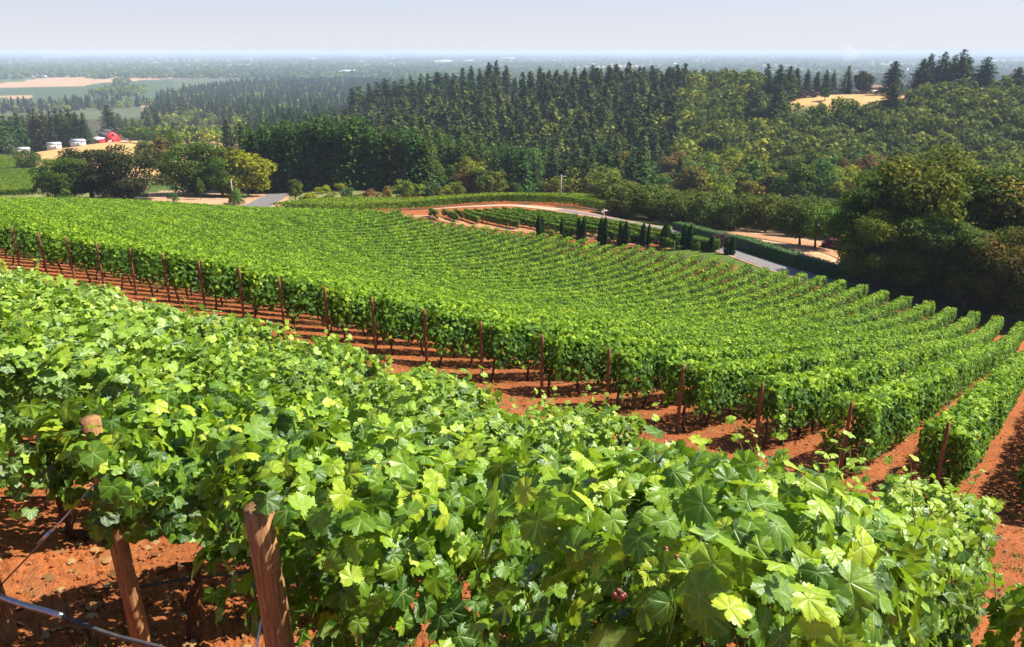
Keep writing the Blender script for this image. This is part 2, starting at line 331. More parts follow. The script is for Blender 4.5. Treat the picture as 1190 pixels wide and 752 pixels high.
def ground():
    fa=np.arange(-42,42.01,.16); ba=np.concatenate([np.arange(-180,-42,3.0),fa,np.arange(45,180,3.0)])
    a=np.radians(ba); na=len(a)
    r=np.concatenate([[.4],np.geomspace(.9,50000,330)]); nr=len(r)
    X=(r[:,None]*np.sin(a)).ravel(); Y=(r[:,None]*np.cos(a)).ravel()
    Z=zt(X,Y)
    rr=np.hypot(X,Y)
    clod=np.where(rr<60,.5,0)*(.035*np.sin(X*3.1+1.7*np.sin(Y*2.3))*np.sin(Y*2.7+X)+.02*rng.standard_normal(len(X))*np.clip(12/np.maximum(rr,1),0,1))
    Zc=Z+clod
    i=np.arange(nr-1)[:,None]*na; j=np.arange(na)[None]; j2=(j+1)%na
    T=np.stack([i+j,i+na+j,i+na+j2,i+j2],-1).reshape(-1,4)
    # cover colours
    C=np.tile(np.array(FLOOR),(len(X),1))
    px,py=to_px(X,Y,Z)
    far=rr>1150
    C[far]=np.array((.085,.10,.045))
    inside=(rr<edge_r(X,Y)+1.5)&(rr<260)
    for c,pl in ZONES:
        pp=planpoly(pl); k=inpoly(X,Y,pp); C[k]=c
    C[inside]=RED
    me=mdata("ground",np.c_[X,Y,Zc],T,[M['ground']],smooth=True)
    me_col=me.attributes.new("cover",'FLOAT_COLOR','POINT'); me_col.data.foreach_set("color",np.c_[C,np.where(far,1.0,0.0)].astype(np.float32).ravel())
    # hole under the camera closed by a fan
    o=link("ground",me); tag(o,kind="structure"); return o
def ground_mat():
    m,t,N,L=nmat('ground_cover')
    av=N('ShaderNodeAttribute',attribute_name="cover"); tc=N('ShaderNodeTexCoord')
    def noise(s,d=4,r=.6):
        n=N('ShaderNodeTexNoise'); n.inputs['Scale'].default_value=s; n.inputs['Detail'].default_value=d; n.inputs['Roughness'].default_value=r; L(tc.outputs['Object'],n.inputs['Vector']); return n
    n1=noise(.6,6,.7); n2=noise(9,5,.7); n3=noise(.03,5,.6)
    def mr(src,a,b,c,d):
        k=N('ShaderNodeMapRange'); L(src,k.inputs['Value']); k.inputs['From Min'].default_value=a; k.inputs['From Max'].default_value=b; k.inputs['To Min'].default_value=c; k.inputs['To Max'].default_value=d; return k.outputs[0]
    f1=mr(n1.outputs['Fac'],.3,.7,.72,1.25); f2=mr(n2.outputs['Fac'],.3,.7,.70,1.3); f3=mr(n3.outputs['Fac'],.3,.7,.8,1.2)
    p1=N('ShaderNodeMath',operation='MULTIPLY'); L(f1,p1.inputs[0]); L(f2,p1.inputs[1])
    p2=N('ShaderNodeMath',operation='MULTIPLY'); L(p1.outputs[0],p2.inputs[0]); L(f3,p2.inputs[1])
    # far plain: patchwork of fields
    vo=N('ShaderNodeTexVoronoi'); vo.distance='CHEBYCHEV'; vo.inputs['Scale'].default_value=.0018; mp=N('ShaderNodeMapping'); mp.inputs['Scale'].default_value=(.7,1.5,1); L(tc.outputs['Object'],mp.inputs[0]); L(mp.outputs[0],vo.inputs['Vector'])
    sp=N('ShaderNodeSeparateColor'); L(vo.outputs['Color'],sp.inputs[0]); rp=N('ShaderNodeValToRGB'); rp.color_ramp.interpolation='CONSTANT'
    ramp(rp,[(0,(.10,.13,.05)),(.22,(.16,.18,.07)),(.42,(.48,.37,.22)),(.62,(.12,.15,.06)),(.78,(.60,.50,.34))]); L(sp.outputs[0],rp.inputs[0])
    pm=N('ShaderNodeMixRGB'); L(av.outputs['Color'],pm.inputs[1]); L(rp.outputs[0],pm.inputs[2])
    geo=N('ShaderNodeNewGeometry'); ln=N('ShaderNodeVectorMath',operation='LENGTH'); L(geo.outputs['Position'],ln.inputs[0])
    L(mr(ln.outputs['Value'],3400,3800,0,1),pm.inputs[0])
    sc=N('ShaderNodeVectorMath',operation='SCALE'); L(pm.outputs[0],sc.inputs[0]); L(p2.outputs[0],sc.inputs['Scale'])
    n4=noise(45,3,.6); n5=noise(2.3,4,.7)
    sm=N('ShaderNodeMixRGB'); k4=mr(n4.outputs['Fac'],.60,.72,0,.55); L(k4,sm.inputs[0]); L(sc.outputs[0],sm.inputs[1]); sm.inputs[2].default_value=(.36,.20,.10,1)
    s5=N('ShaderNodeMixRGB'); k5=mr(n5.outputs['Fac'],.56,.70,0,.6); L(k5,s5.inputs[0]); L(sm.outputs[0],s5.inputs[1]); s5.inputs[2].default_value=(.24,.13,.055,1)
    nr_=N('ShaderNodeMixRGB'); L(mr(ln.outputs['Value'],60,140,1,0),nr_.inputs[0]); L(sc.outputs[0],nr_.inputs[1]); L(s5.outputs[0],nr_.inputs[2])
    p=N('ShaderNodeBsdfPrincipled'); p.inputs['Roughness'].default_value=.95; p.inputs['Specular IOR Level'].default_value=.1
    L(nr_.outputs[0],p.inputs['Base Color'])
    ad=N('ShaderNodeMath',operation='ADD'); L(n2.outputs['Fac'],ad.inputs[0]); L(n1.outputs['Fac'],ad.inputs[1])
    bp=N('ShaderNodeBump'); bp.inputs['Strength'].default_value=.9; bp.inputs['Distance'].default_value=.09; L(ad.outputs[0],bp.inputs['Height']); L(bp.outputs[0],p.inputs['Normal'])
    o=N('ShaderNodeOutputMaterial'); L(p.outputs[0],o.inputs['Surface'])
    return m
M['ground']=ground_mat()
ground()

def sheet(name, cl, width, mat, lift=.05, step=1.5, kind="structure"):
    """road strip draped over the ground along the centre line cl (plan points)"""
    cl=np.asarray(cl,float); d=np.r_[0,np.cumsum(np.hypot(*np.diff(cl,axis=0).T))]
    s=np.arange(0,d[-1],step); x=np.interp(s,d,cl[:,0]); y=np.interp(s,d,cl[:,1])
    k=np.ones(5)/5; x[2:-2]=np.convolve(x,k,'valid'); y[2:-2]=np.convolve(y,k,'valid')
    tx,ty=np.gradient(x),np.gradient(y); l=np.hypot(tx,ty); nx,ny=-ty/l,tx/l
    wv=np.interp(s,d,width) if not np.isscalar(width) else np.full(len(s),width)
    c=np.linspace(-.5,.5,7); X=x[:,None]+nx[:,None]*wv[:,None]*c; Y=y[:,None]+ny[:,None]*wv[:,None]*c
    Z=zt(X,Y)+lift; n=len(s)
    i=np.arange(n-1)[:,None]*7; j=np.arange(6)[None]
    T=np.stack([i+j,i+7+j,i+8+j,i+1+j],-1).reshape(-1,4)
    o=link(name,mdata(name,np.c_[X.ravel(),Y.ravel(),Z.ravel()],T,[mat],smooth=True)); tag(o,kind=kind); return o
A_=lambda L_: [at(a,c,b) for a,b,c in L_]
ROAD=A_([(500,242,145),(530,240.5,148),(590,238.5,152),(650,243.5,145),(700,251,135),(750,261.5,126),(790,271,117)])+[hit(825,283.5),hit(854,295),hit(882,303),(hit(909,311.5)),hit(945,322),hit(985,335)]
sheet("farm_road",ROAD,[4.5]*4+[6]*3+[6.2]*6,M['gravel'],.06)
sheet("paved_road",ROAD[3:],[3,3.6,3.8,4,4.4,5.2,5.6,5.6,5.6,5.6],M['asphalt'],.10)
sheet("dirt_track",A_([(440,250,127),(500,254,122),(560,262,117),(600,268.5,113),(650,275,108),(700,281,104),(760,290,99)]),2.6,M['dirt'],.07)
sheet("country_lane",A_([(285,248,155),(305,236,172),(325,225,195),(340,217,222),(352,211,246)]),6.0,M['asphalt'],.1)
sheet("orchard_drive",A_([(850,271,124),(900,277,116),(945,286,108),(985,295,102),(1010,306,99)]),5.0,M['dirt'],.08)
sheet("field_path",[hit(a,b) for a,b in [(-10,178),(20,184),(45,190),(60,196)]],3.0,M['dirt'],.1)

# ------------------------------------------------------------------ leaves
def leaf_tpl(angs, rads, ring, cup, fold, seed):
    r_=np.random.default_rng(seed)
    a=np.radians(np.concatenate([angs,-np.array(angs[1:-1])[::-1]])); r=np.concatenate([rads,np.array(rads[1:-1])[::-1]])*(1+.05*r_.standard_normal(len(angs)*2-2))
    n=len(a); x=r*np.cos(a); y=r*np.sin(a)
    veins=np.radians([0,50,105,-50,-105]); dv=np.min(np.abs((a[:,None]-veins+math.pi)%(2*math.pi)-math.pi),1)
    vn=np.clip(1-dv/.28,0,1)
    z=cup*(x*x+y*y)+fold*np.abs(y)-.10*np.clip(dv/.4,0,1)*r*-1
    if ring:
        f=.55; xi,yi=x*f,y*f; zi=cup*(xi*xi+yi*yi)+fold*np.abs(yi)+.03*np.clip(dv/.4,0,1)
        V=np.concatenate([[[0,0,0]],np.c_[xi,yi,zi],np.c_[x,y,z]]); A=np.concatenate([[1],vn,vn*.8])
        i=np.arange(n); j=(i+1)%n
        T=np.concatenate([np.stack([0*i,1+i,1+j],-1),np.stack([1+i,1+n+i,1+n+j],-1),np.stack([1+i,1+n+j,1+j],-1)])
    else:
        V=np.concatenate([[[0,0,0]],np.c_[x,y,z]]); A=np.concatenate([[1],vn]); i=np.arange(n); j=(i+1)%n
        T=np.stack([0*i,1+i,1+j],-1)
    V=V-np.array([.35,0,0])
    return V,T,A
_a1=[0,11,22,31,41,51,62,76,90,103,118,138,160,180]; _r1=[1.02,.93,.84,.80,.88,.93,.86,.76,.79,.84,.78,.70,.50,.10]
_a2=[0,28,50,75,104,140,180]; _r2=[1.0,.80,.92,.74,.82,.66,.10]
def teeth(a,r):
    A=[a[0]];R_=[r[0]]
    for i in range(1,len(a)):
        A+=[a[i-1]*.62+a[i]*.38,a[i-1]*.38+a[i]*.62,a[i]]; m=(r[i-1]+r[i])/2; R_+=[(r[i-1]*.62+r[i]*.38)*1.035,(r[i-1]*.38+r[i]*.62)*.93,r[i]*1.02]
    return A,R_
_a0,_r0=teeth(_a1,_r1)
TT=[leaf_tpl(_a0,_r0,True,c,f,s) for c,f,s in ((-.28,.10,21),(-.10,-.24,22),(-.42,.25,23),(.14,-.14,24),(-.5,-.1,25))]
TA=[leaf_tpl(_a1,_r1,True,c,f,s) for c,f,s in ((-.28,.10,1),(-.10,-.22,2),(-.40,.25,3),(.12,-.12,4))]
TB=[leaf_tpl(_a2,_r2,False,c,f,s) for c,f,s in ((-.28,.12,5),(-.1,-.25,6),(-.4,.2,7))]
_a3=[0,50,110,180]; _r3=[1.0,.85,.72,.2]
TC=[leaf_tpl(_a3,_r3,False,c,f,s) for c,f,s in ((-.3,.15,8),(-.1,-.25,9))]
def tplD(z): return (np.array([[.7,0,z],[0,.62,-z],[-.6,0,z*.6],[0,-.62,-z]]),np.array([[0,1,2],[0,2,3]]),np.array([1,.5,1,.5]))
TD=[tplD(.12),tplD(-.16)]
def scatter(tpl, pos, nrm, tip, size):
    n=nrm/(np.linalg.norm(nrm,axis=1)[:,None]+1e-9)
    u=tip-(tip*n).sum(1)[:,None]*n; u/=np.linalg.norm(u,axis=1)[:,None]+1e-9; w_=np.cross(n,u)
    tv,tt,ta=tpl; k=len(tv); N=len(pos)
    V=pos[:,None]+size[:,None,None]*(tv[None,:,0,None]*u[:,None]+tv[None,:,1,None]*w_[:,None]+tv[None,:,2,None]*n[:,None])
    T=(tt[None]+(np.arange(N)*k)[:,None,None]).reshape(-1,3)
    return V.reshape(-1,3),T,np.tile(ta,N)
class Leaves:
    def __init__(s): s.V=[];s.T=[];s.A=[];s.R=[];s.n=0
    def add(s,tpls,pos,nrm,tip,size,lr):
        if not len(pos): return
        pick=rng.integers(0,len(tpls),len(pos))
        for q,tp in enumerate(tpls):
            k=pick==q
            if not k.any(): continue
            V,T,A=scatter(tp,pos[k],nrm[k],tip[k],size[k])
            s.V.append(V); s.T.append(T+s.n); s.A.append(A); s.R.append(np.repeat(lr[k],len(tp[0]))); s.n+=len(V)
    def data(s,name,mats):
        return mdata(name,np.concatenate(s.V),np.concatenate(s.T),mats,{"lr":np.concatenate(s.R),"vn":np.concatenate(s.A)})
def jit(n,s): return rng.standard_normal((n,3))*s
def wob(seed):
    r_=np.random.default_rng(seed); f=r_.uniform(.6,3.4,6); ph=r_.uniform(0,6.3,6); g=r_.uniform(-2,2,6)
    return lambda s,h: sum(np.sin(f[i]*s+g[i]*h*2+ph[i]) for i in range(6))/6*1.3

DM=np.array([.61,.79]); DM/=np.linalg.norm(DM)
def vine_row(P0,P1,mat,hw=.30,zb=.62,ztop=1.85,seed=0,name="vine_row",dens=1.0,trunks=0.0,post=None,hose=0.0,shoots=0,ragged=.08,post_tilt=0.0,lift=0.0,endup=0.0,tone=0.0,leafk=1.0,post_r=.045,post_h=1.95,hose_z=.45,pre=0.0,ztop_=None):
    ztop=ztop_ or ztop
    P0=np.array(P0,float); P1=np.array(P1,float); L=np.linalg.norm(P1-P0); D=(P1-P0)/L; Nn=np.array([-D[1],D[0]])
    z0=z1(*P0); root=empty(name,(P0[0],P0[1],z0))
    ss=np.arange(0,L+1,1.0); zz=zt(P0[0]+D[0]*ss,P0[1]+D[1]*ss)-z0
    gz=lambda s: np.interp(s,ss,zz)
    wb=wob(seed*3+1); wt=wob(seed*3+2)
    # density by distance
    mid=np.arange(.25-pre,L,.5); dx=P0[0]+D[0]*mid; dy=P0[1]+D[1]*mid; dd=np.sqrt(dx*dx+dy*dy+(gz(mid)+z0+1.5)**2)
    size_m=np.interp(dd,[1.6,4,9,20,40,80,160],[.050,.066,.072,.090,.118,.155,.215])*leafk
    per=np.interp(dd,[1.6,4,9,20,40,80,160],[1150,700,640,520,290,160,90])*dens*.5
    cnt=rng.poisson(per); n=int(cnt.sum())
    s=np.repeat(mid,cnt)+rng.uniform(-.25,.25,n); sz=np.repeat(size_m,cnt)*rng.uniform(.65,1.3,n); d=np.repeat(dd,cnt)
    H=ztop-zb; per_ar=np.array([H,H,2*hw]); fc=rng.choice(3,n,p=per_ar/per_ar.sum())
    h=np.where(fc==2,1.0,rng.uniform(0,1,n)**.85)
    wbb=wb(s,h)
    half=hw*(.82+.22*np.sin(np.pi*np.clip(h,.05,.95)))*(1+.38*wbb)
    dep=rng.exponential(.12,n); dep=np.minimum(dep,.4)
    lat=np.where(fc==0,half-dep,np.where(fc==1,-half+dep,rng.uniform(-1,1,n)*half))
    top=ztop+endup*np.exp(-np.maximum(L-s,0)/.8)+ragged*1.3*wt(s,0*s)+ragged*rng.standard_normal(n)*.6
    bot=zb+lift*np.exp(-np.maximum(s,0)/.7)+.12*wt(s*1.7,1+0*s)+np.where(rng.uniform(0,1,n)<.1,-.15,0)
    hz=bot+(top-bot)*h-np.where(fc==2,dep*.8,0)
    up=np.array([0,0,1.]); N3=np.array([Nn[0],Nn[1],0]); D3=np.array([D[0],D[1],0])
    nrm=np.where((fc==2)[:,None],up,np.where((fc==0)[:,None],N3,-N3)+up*(.45+.3*h[:,None]))+jit(n,.48)
    # near end and far end faces
    e=rng.uniform(0,1,n); k=(s<.35-pre)&(e<.5); nrm[k]-=D3*1.2; k=(s>L-.35)&(e<.5); nrm[k]+=D3*1.2
    tip=np.where((fc==2)[:,None],jit(n,1.0),-up+jit(n,.5))
    pos=np.outer(s,D3)+np.outer(lat,N3); pos[:,2]=gz(s)+hz
    lr=np.clip(.36+tone+np.interp(d,[10,40],[.21,.10])*rng.standard_normal(n)+.34*(h**4)+.10*wbb-.6*dep,0,1)  # paler young tops; sunlit tops and shade deeper in also put into leaf colour
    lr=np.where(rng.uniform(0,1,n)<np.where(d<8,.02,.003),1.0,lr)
    lv=Leaves()
    for tp,a,b in ((TT,0,3.9),(TA,3.9,6.6),(TB,6.6,14),(TC,14,34),(TD,34,1e9)):
        k=(d>=a)&(d<b); lv.add(tp,pos[k],nrm[k],tip[k],sz[k],lr[k])
    # inner leaves that close the canopy, coloured darker to paint its inner shade
    nc=int(L*9); s2=rng.uniform(.1,L-.1,nc); p2=np.outer(s2,D3)+np.outer(rng.uniform(-.4,.4,nc)*hw,N3); p2[:,2]=gz(s2)+rng.uniform(zb+.12,ztop-.25,nc)
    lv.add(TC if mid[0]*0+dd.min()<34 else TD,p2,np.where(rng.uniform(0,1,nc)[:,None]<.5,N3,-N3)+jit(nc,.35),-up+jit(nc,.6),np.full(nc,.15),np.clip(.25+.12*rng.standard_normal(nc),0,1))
    if shoots:
        for q in range(shoots):
            st=MB(); s0=rng.uniform(1.4 if shoots==60 else .5,L-.1); l0=rng.uniform(-1,1)*hw*.9; ln=rng.uniform(.22,.58); dirv=np.array([0,0,1.])+jit(1,.38)[0]; dirv/=np.linalg.norm(dirv)
            base=D3*s0+N3*l0; base[2]=gz(s0)+ztop-.12
            tt=np.linspace(0,1,7); bend=jit(1,.16)[0]*ln; pts=base+np.outer(tt*ln,dirv)+np.outer(tt**2,bend)
            st.tube(pts,np.linspace(.004,.0016,7),5)
            m=rng.integers(5,9); ti=np.linspace(.18,1.0,m); pp=np.stack([np.interp(ti,tt,pts[:,c]) for c in range(3)],-1)
            st.build('shoot',M['lime_stem'],root)
            side=jit(m,1.0); side[:,2]*=.3; side/=np.linalg.norm(side,axis=1)[:,None]
            sl=np.interp(ti,[0,1],[.085,.035])*rng.uniform(.8,1.2,m)
            lv.add(TA,pp+side*sl[:,None]*.75,up*.8+side*.25+jit(m,.45),side+np.array([0,0,-.25]),sl,np.clip(.60+.30*ti+.08*rng.standard_normal(m),0,1))
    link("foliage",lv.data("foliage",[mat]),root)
    if trunks:
        for s0 in np.arange(.5,min(trunks,L),1.6):
            s0+=rng.uniform(-.2,.2); l0=rng.uniform(-.06,.06); b=D3*s0+N3*l0; b[2]=gz(s0)-.05
            o=link("trunk",TRUNKS[rng.integers(0,len(TRUNKS))],root,tuple(b),(rng.uniform(-.08,.08),rng.uniform(-.08,.08),rng.uniform(0,6.3)),(1,1,(zb+.22)/.85))
    if post is not None:
        pm=MB(); r0=post_r; lean=jit(1,.010)[0]; base=D3*-.06; zz_=np.linspace(-.25,post_h,9)
        pts=np.c_[base[0]+lean[0]*zz_-D3[0]*post_tilt*zz_,base[1]+lean[1]*zz_-D3[1]*post_tilt*zz_,zz_]
        pm.tube(pts,np.linspace(r0*1.1,r0*.95,9)*(1+.03*rng.standard_normal(9)),14,rough=.03)
        pm.build("end_post",post,root)
    if hose:
        hm=MB(); hs=np.arange(0,min(hose,L),.4); pts=np.outer(hs,D3)+np.outer(.05+.05*np.sin(hs*1.3+seed),N3); pts[:,2]=gz(hs)+hose_z+.035*np.sin(hs*2.1+seed)
        hm.tube(pts,.011,6); hm.build("drip_hose",M['drip'],root,smooth=True)
    return root
M['lime_stem']=plain('green_shoot_stem',(.30,.30,.07),(.25,.16,.06),20,.6,.3,bump=.1)
def trunk_data(seed):
    r_=np.random.default_rng(seed); t=MB(); z=np.linspace(0,.85,9)
    pts=np.c_[.05*np.sin(z*5+seed)+.015*r_.standard_normal(9),.04*np.cos(z*4+seed*2)+.015*r_.standard_normal(9),z]
    t.tube(pts,np.interp(z,[0,.1,.7,.85],[.055,.038,.032,.045])*(1+.15*r_.standard_normal(9)),8,rough=.12)
    top=pts[-1]; t.tube([top,top+[.1,.02,.1],top+[.26,.0,.14]],[.03,.022,.014],6,rough=.1); t.tube([top,top+[-.1,-.01,.08],top+[-.24,.02,.15]],[.03,.02,.013],6,rough=.1)
    return t.data("trunk",[M['vinebark']],smooth=True)
TRUNKS=[trunk_data(i) for i in range(4)]

# ------------------------------------------------------------------ near vineyard block
DF=np.array([.62,.785]); DF/=np.linalg.norm(DF); NF=np.array([-DF[1],DF[0]])
def pf(s,t): return DF*s+NF*t
ORD="first second third fourth fifth sixth seventh eighth ninth tenth eleventh twelfth thirteenth fourteenth fifteenth sixteenth seventeenth eighteenth nineteenth twentieth".split()
G1="vine rows of the near block"
near=[(1.42,.75),(1.45,2.26),(1.72,4.40),(1.5,6.5),(1.3,8.5),(1.1,10.5),(1.0,12.5),(1.0,14.5),(1.0,16.5),(1.0,18.5),(1.,20.5),(1.,22.5)]
for i,(s0,t) in enumerate(near):
    s1=8.27-.157*(t-.75)
    wide=.50 if i==0 else (.50 if i in(1,2) else .58)
    if i==0: o=vine_row(pf(s0,t),pf(s1,t),M['vine'],wide,.35,1.98,endup=.12,seed=100+i,shoots=60,ragged=.10,dens=1.25,trunks=9,hose=9)
    else: o=vine_row(pf(s0,t),pf(s1,t),M['vine'],wide,(.50 if i==1 else .45 if i==2 else .70) if i<4 else .6,1.80,seed=100+i,shoots=36 if i<5 else 14,ragged=.10,dens=1.1,trunks=9 if i<6 else 0,
                     post=M['wood'] if i in(1,2) else (M['wood'] if i<5 else None),hose=9,post_r=.056 if i in (1,2) else .055,post_h=1.78,pre=.2 if i>2 else (.28 if i==2 else .12),ztop_={1:1.88,2:1.82}.get(i,1.74),lift={1:.5,2:.75}.get(i,0),endup=.06,post_tilt=0.03)
    lab=["broad leafy vine row filling the bottom centre, its lit side facing the red soil track",
         "near vine row starting at the short sawn-off wooden post with a guy wire",
         "near vine row starting at the tall orange post at the lower left",
         "near vine row just beyond the tall orange post row, entering at the left edge"]
    tag(o,lab[i] if i<4 else f"{ORD[i]} vine row of the near block counting from the red soil track",
        "vine row",G1)
# anchors, guy wires
def guy(a,b,name,label,r=.006):
    m=MB(); a=np.array(a); b=np.array(b); m.tube([a,a*.5+b*.5+np.array([0,0,-.01]),b],r,6)
    g=m.build(name,M['steel'],smooth=True); 
    t=MB(); c=a*.45+b*.55; dv=(b-a)/np.linalg.norm(b-a); t.tube([c-dv*.06,c+dv*.06],r*2.1,8); t.build("tensioner",M['steel'],g)
    tag(g,label,"guy wire","guy wires of the near posts"); return g
pB=pf(1.66,4.40); zB=z1(*pB); pA=pf(1.39,2.26); zA=z1(*pA)
aB=at(1,4.0,700); zaB=z1(*aB)
guy((pB[0]-.05,pB[1],zB+1.35),(aB[0]+.03,aB[1]+.0,zaB+.42),"guy_wire","steel guy wire from the tall orange post down to the stub post")
aA=at(212,2.35,752); zaA=z1(*aA)
guy((pA[0]-.05,pA[1],zA+1.35),(aA[0],aA[1],zaA+.10),"guy_wire","thin steel guy wire slanting down-left from the short sawn-off post",.005)
m=MB(); zz_=np.linspace(-.25,.78,7); m.tube(np.c_[aB[0]-.04-.02*zz_,np.full(7,aB[1]),zaB+zz_],np.linspace(.078,.07,7),16,rough=.03); o=m.build("anchor_post",M['wood'])
tag(o,"short orange stub post at the very left edge, holding a guy wire and black hose","anchor post")
m=MB(); th=np.linspace(0,5.4,14); m.tube(np.c_[aB[0]+.045+.035*np.cos(th),np.full(14,aB[1]-.09),zaB+.30+.05*np.sin(th)],.008,6); m.tube([(aB[0]+.03,aB[1]-.09,zaB+.26),(aB[0]-.02,aB[1]-.085,zaB+.08)],.008,6); m.build("iron_hook",M['rusty'],o,smooth=True)
o.children[0].matrix_parent_inverse=o.matrix_world.inverted()
# hose in front of the tall post
m=MB(); h0=np.array([aB[0],aB[1]-.05,zaB+.40]); b_=pf(2.2,3.9); h1=np.array([b_[0]+.9,b_[1]-.9,z1(b_[0]+.9,b_[1]-.9)+.35]); tt=np.linspace(0,1,20)
P=h0+np.outer(tt,h1-h0); P[:,2]-=.05*np.sin(tt*math.pi)+.01*np.sin(tt*23)
m.tube(P,.013,8); o=m.build("irrigation_hose",M['drip'],smooth=True); tag(o,"black irrigation hose running right from the stub post past the tall orange post","hose")
m=MB(); m.tube(P[:5],.019,8); k=m.build("coupling",M['steel'],o,smooth=True)
# wires and staples on the two near posts are parts of the posts' rows: rusty chain on the tall one
for (pp,zz0,hh) in ((pB,zB,1.30),(pA,zA,1.1)):
    for q in range(5):
        m=MB(); th=np.linspace(0,2*math.pi,11); r=.018
        c=np.array([pp[0]+.01,pp[1]-.085,zz0+hh-.05*q]); m.tube(np.c_[c[0]+r*.7*np.cos(th)*(q%2*.6+.4),c[1]+0*th,c[2]+r*1.6*np.sin(th)],.005,5)
        o=m.build("chain_link",M['rusty'],smooth=True)
        rt=[x for x in bpy.data.objects if x.name.startswith("vine_row") and x.get("label","").startswith("near vine row starting at the "+("tall" if pp is pB else "short"))][0]
        o.parent=rt; o.location=-rt.location
# straggling vine at the right edge
c=(3.05,3.72)
o=vine_row((2.98,3.62),(3.32,4.12),M['vine'],.16,.5,1.75,seed=77,name="young_vine",shoots=9,ragged=.12,dens=.6,trunks=.9); tag(o,"straggling young vine with bright shoots at the right edge beside the red soil track","vine")
# grape cluster
def grapes(loc,k=16):
    m=MB(); 
    for i in range(k):
        c=np.array(loc)+np.array([rng.uniform(-.022,.022),rng.uniform(-.02,.02),-.005*i]); th=np.linspace(0,math.pi,6)[1:-1]
        P=np.array([c+[0,0,-.008],c+[0,0,-.004],c+[0,0,.004],c+[0,0,.008]]); m.tube(P,[.003,.0072,.0072,.003],7)
    return m
rt=[x for x in bpy.data.objects if x.get("label","").startswith("broad leafy vine row")][0]
for px,py,Y in ((783,640,1.72),(717,686,1.6)):
    a,b=at(px,Y,py); o=grapes((a,b,slope(py)*Y),14 if px>750 else 6).build("grape_cluster",M['berry'],rt,smooth=True); o.location=-rt.location

# ------------------------------------------------------------------ main vineyard block
H0=np.array([9.8,15.4]); HS=np.array([-1.78,1.01])
G2="vine rows of the large block"
row_n=0
for n in range(-2,92):
    P0=H0+HS*n
    # follow the row until the far edge
    s=np.arange(0,170,.5); X=P0[0]+DM[0]*s; Y=P0[1]+DM[1]*s
    px,py=to_px(X,Y,zt(X,Y)+1.2)
    inn=(np.hypot(X,Y)<edge_r(X,Y)-1.0)
    k=np.where(~inn)[0]; e=s[k[0]] if len(k) and s[k[0]]>0 else 0
    if e<4: continue
    vis=(px>-70)&(px<1290)&(s<=e)&(Y>0)
    if not vis.any(): continue
    sa=s[vis].min() if n>8 else 0; sb=s[vis].max()
    if sb-sa<3: continue
    row_n+=1
    nearrow=n<=24
    A=P0+DM*sa; B=P0+DM*sb
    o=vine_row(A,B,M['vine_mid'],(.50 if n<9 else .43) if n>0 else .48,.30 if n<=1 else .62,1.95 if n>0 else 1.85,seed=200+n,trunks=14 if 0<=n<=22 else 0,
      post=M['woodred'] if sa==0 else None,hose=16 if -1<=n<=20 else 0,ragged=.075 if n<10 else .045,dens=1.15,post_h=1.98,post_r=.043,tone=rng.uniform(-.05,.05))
    i=n+2
    if n==0: lab="vine row of the large block nearest the wide red soil track at the right"
    elif n<0: lab=f"{['outermost','second outermost'][n+2]} vine row right of the wide red soil track, mostly out of view"
    elif n<20: lab=f"{ORD[n]} vine row of the large block counting left from the wide red soil track"
    elif n<60: lab="long vine row in the middle depth of the large green block, merging with its neighbours"
    else: lab="distant vine row near the far left corner of the large green block"
    tag(o,lab,"vine row",G2 if n<20 else (G2+", middle part" if n<60 else G2+", far left part"))
print("main rows",row_n)
# ------------------------------------------------------------------ loose things on the red soil
def clutter(name,n,tpl,size,mat,label,cat,lrf,rmax=34,h=0.0):
    a=rng.uniform(-.72,.72,n); r=2.0+(rmax-2)*rng.uniform(0,1,n)**1.15; x=r*np.sin(a); y=r*np.cos(a)
    k=np.hypot(x,y)<edge_r(x,y); x,y=x[k],y[k]; n=len(x); sz=size*rng.uniform(.4,1.5,n)*(.7+r[k]/40)
    pos=np.c_[x,y,zt(x,y)+h*sz+.012]; nrm=jit(n,.35)+[0,0,1.]
    lv=Leaves(); lv.add(tpl,pos,nrm,jit(n,1),sz,lrf(n)); o=link(name,lv.data(name,[mat])); tag(o,label,cat,kind="stuff")
OCT=[(np.array([[1,0,0],[0,.8,0],[-.9,0,0],[0,-.85,0],[0,0,.6],[0,0,-.5]])*q,np.array([[0,1,4],[1,2,4],[2,3,4],[3,0,4],[1,0,5],[2,1,5],[3,2,5],[0,3,5]]),np.zeros(6)) for q in (1,.7)]
clutter("soil_clods",26000,OCT,.022,plain('soil_clod',(.33,.115,.04),(.20,.06,.022),8,.95,.05),"loose red clods and crumbs on the tilled soil","soil",lambda n:rng.uniform(0,1,n))
clutter("fallen_leaves",3800,TB,.045,leafmat('dead_leaf',[(0,(.10,.05,.02)),(.5,(.24,.13,.05)),(1,(.34,.24,.10))],.1,(.3,.2,.05),.8,.1),"dry brown vine leaves lying on the red soil","leaf litter",lambda n:rng.uniform(0,1,n),26,.3)
BL=[(np.array([[0,.06,0],[0,-.06,0],[.25,.03,.7],[.5,0,1.2]]),np.array([[0,1,2],[1,3,2]]),np.zeros(4)),(np.array([[0,.08,0],[0,-.08,0],[-.2,.03,.5],[-.6,0,.8]]),np.array([[0,1,2],[1,3,2]]),np.zeros(4))]
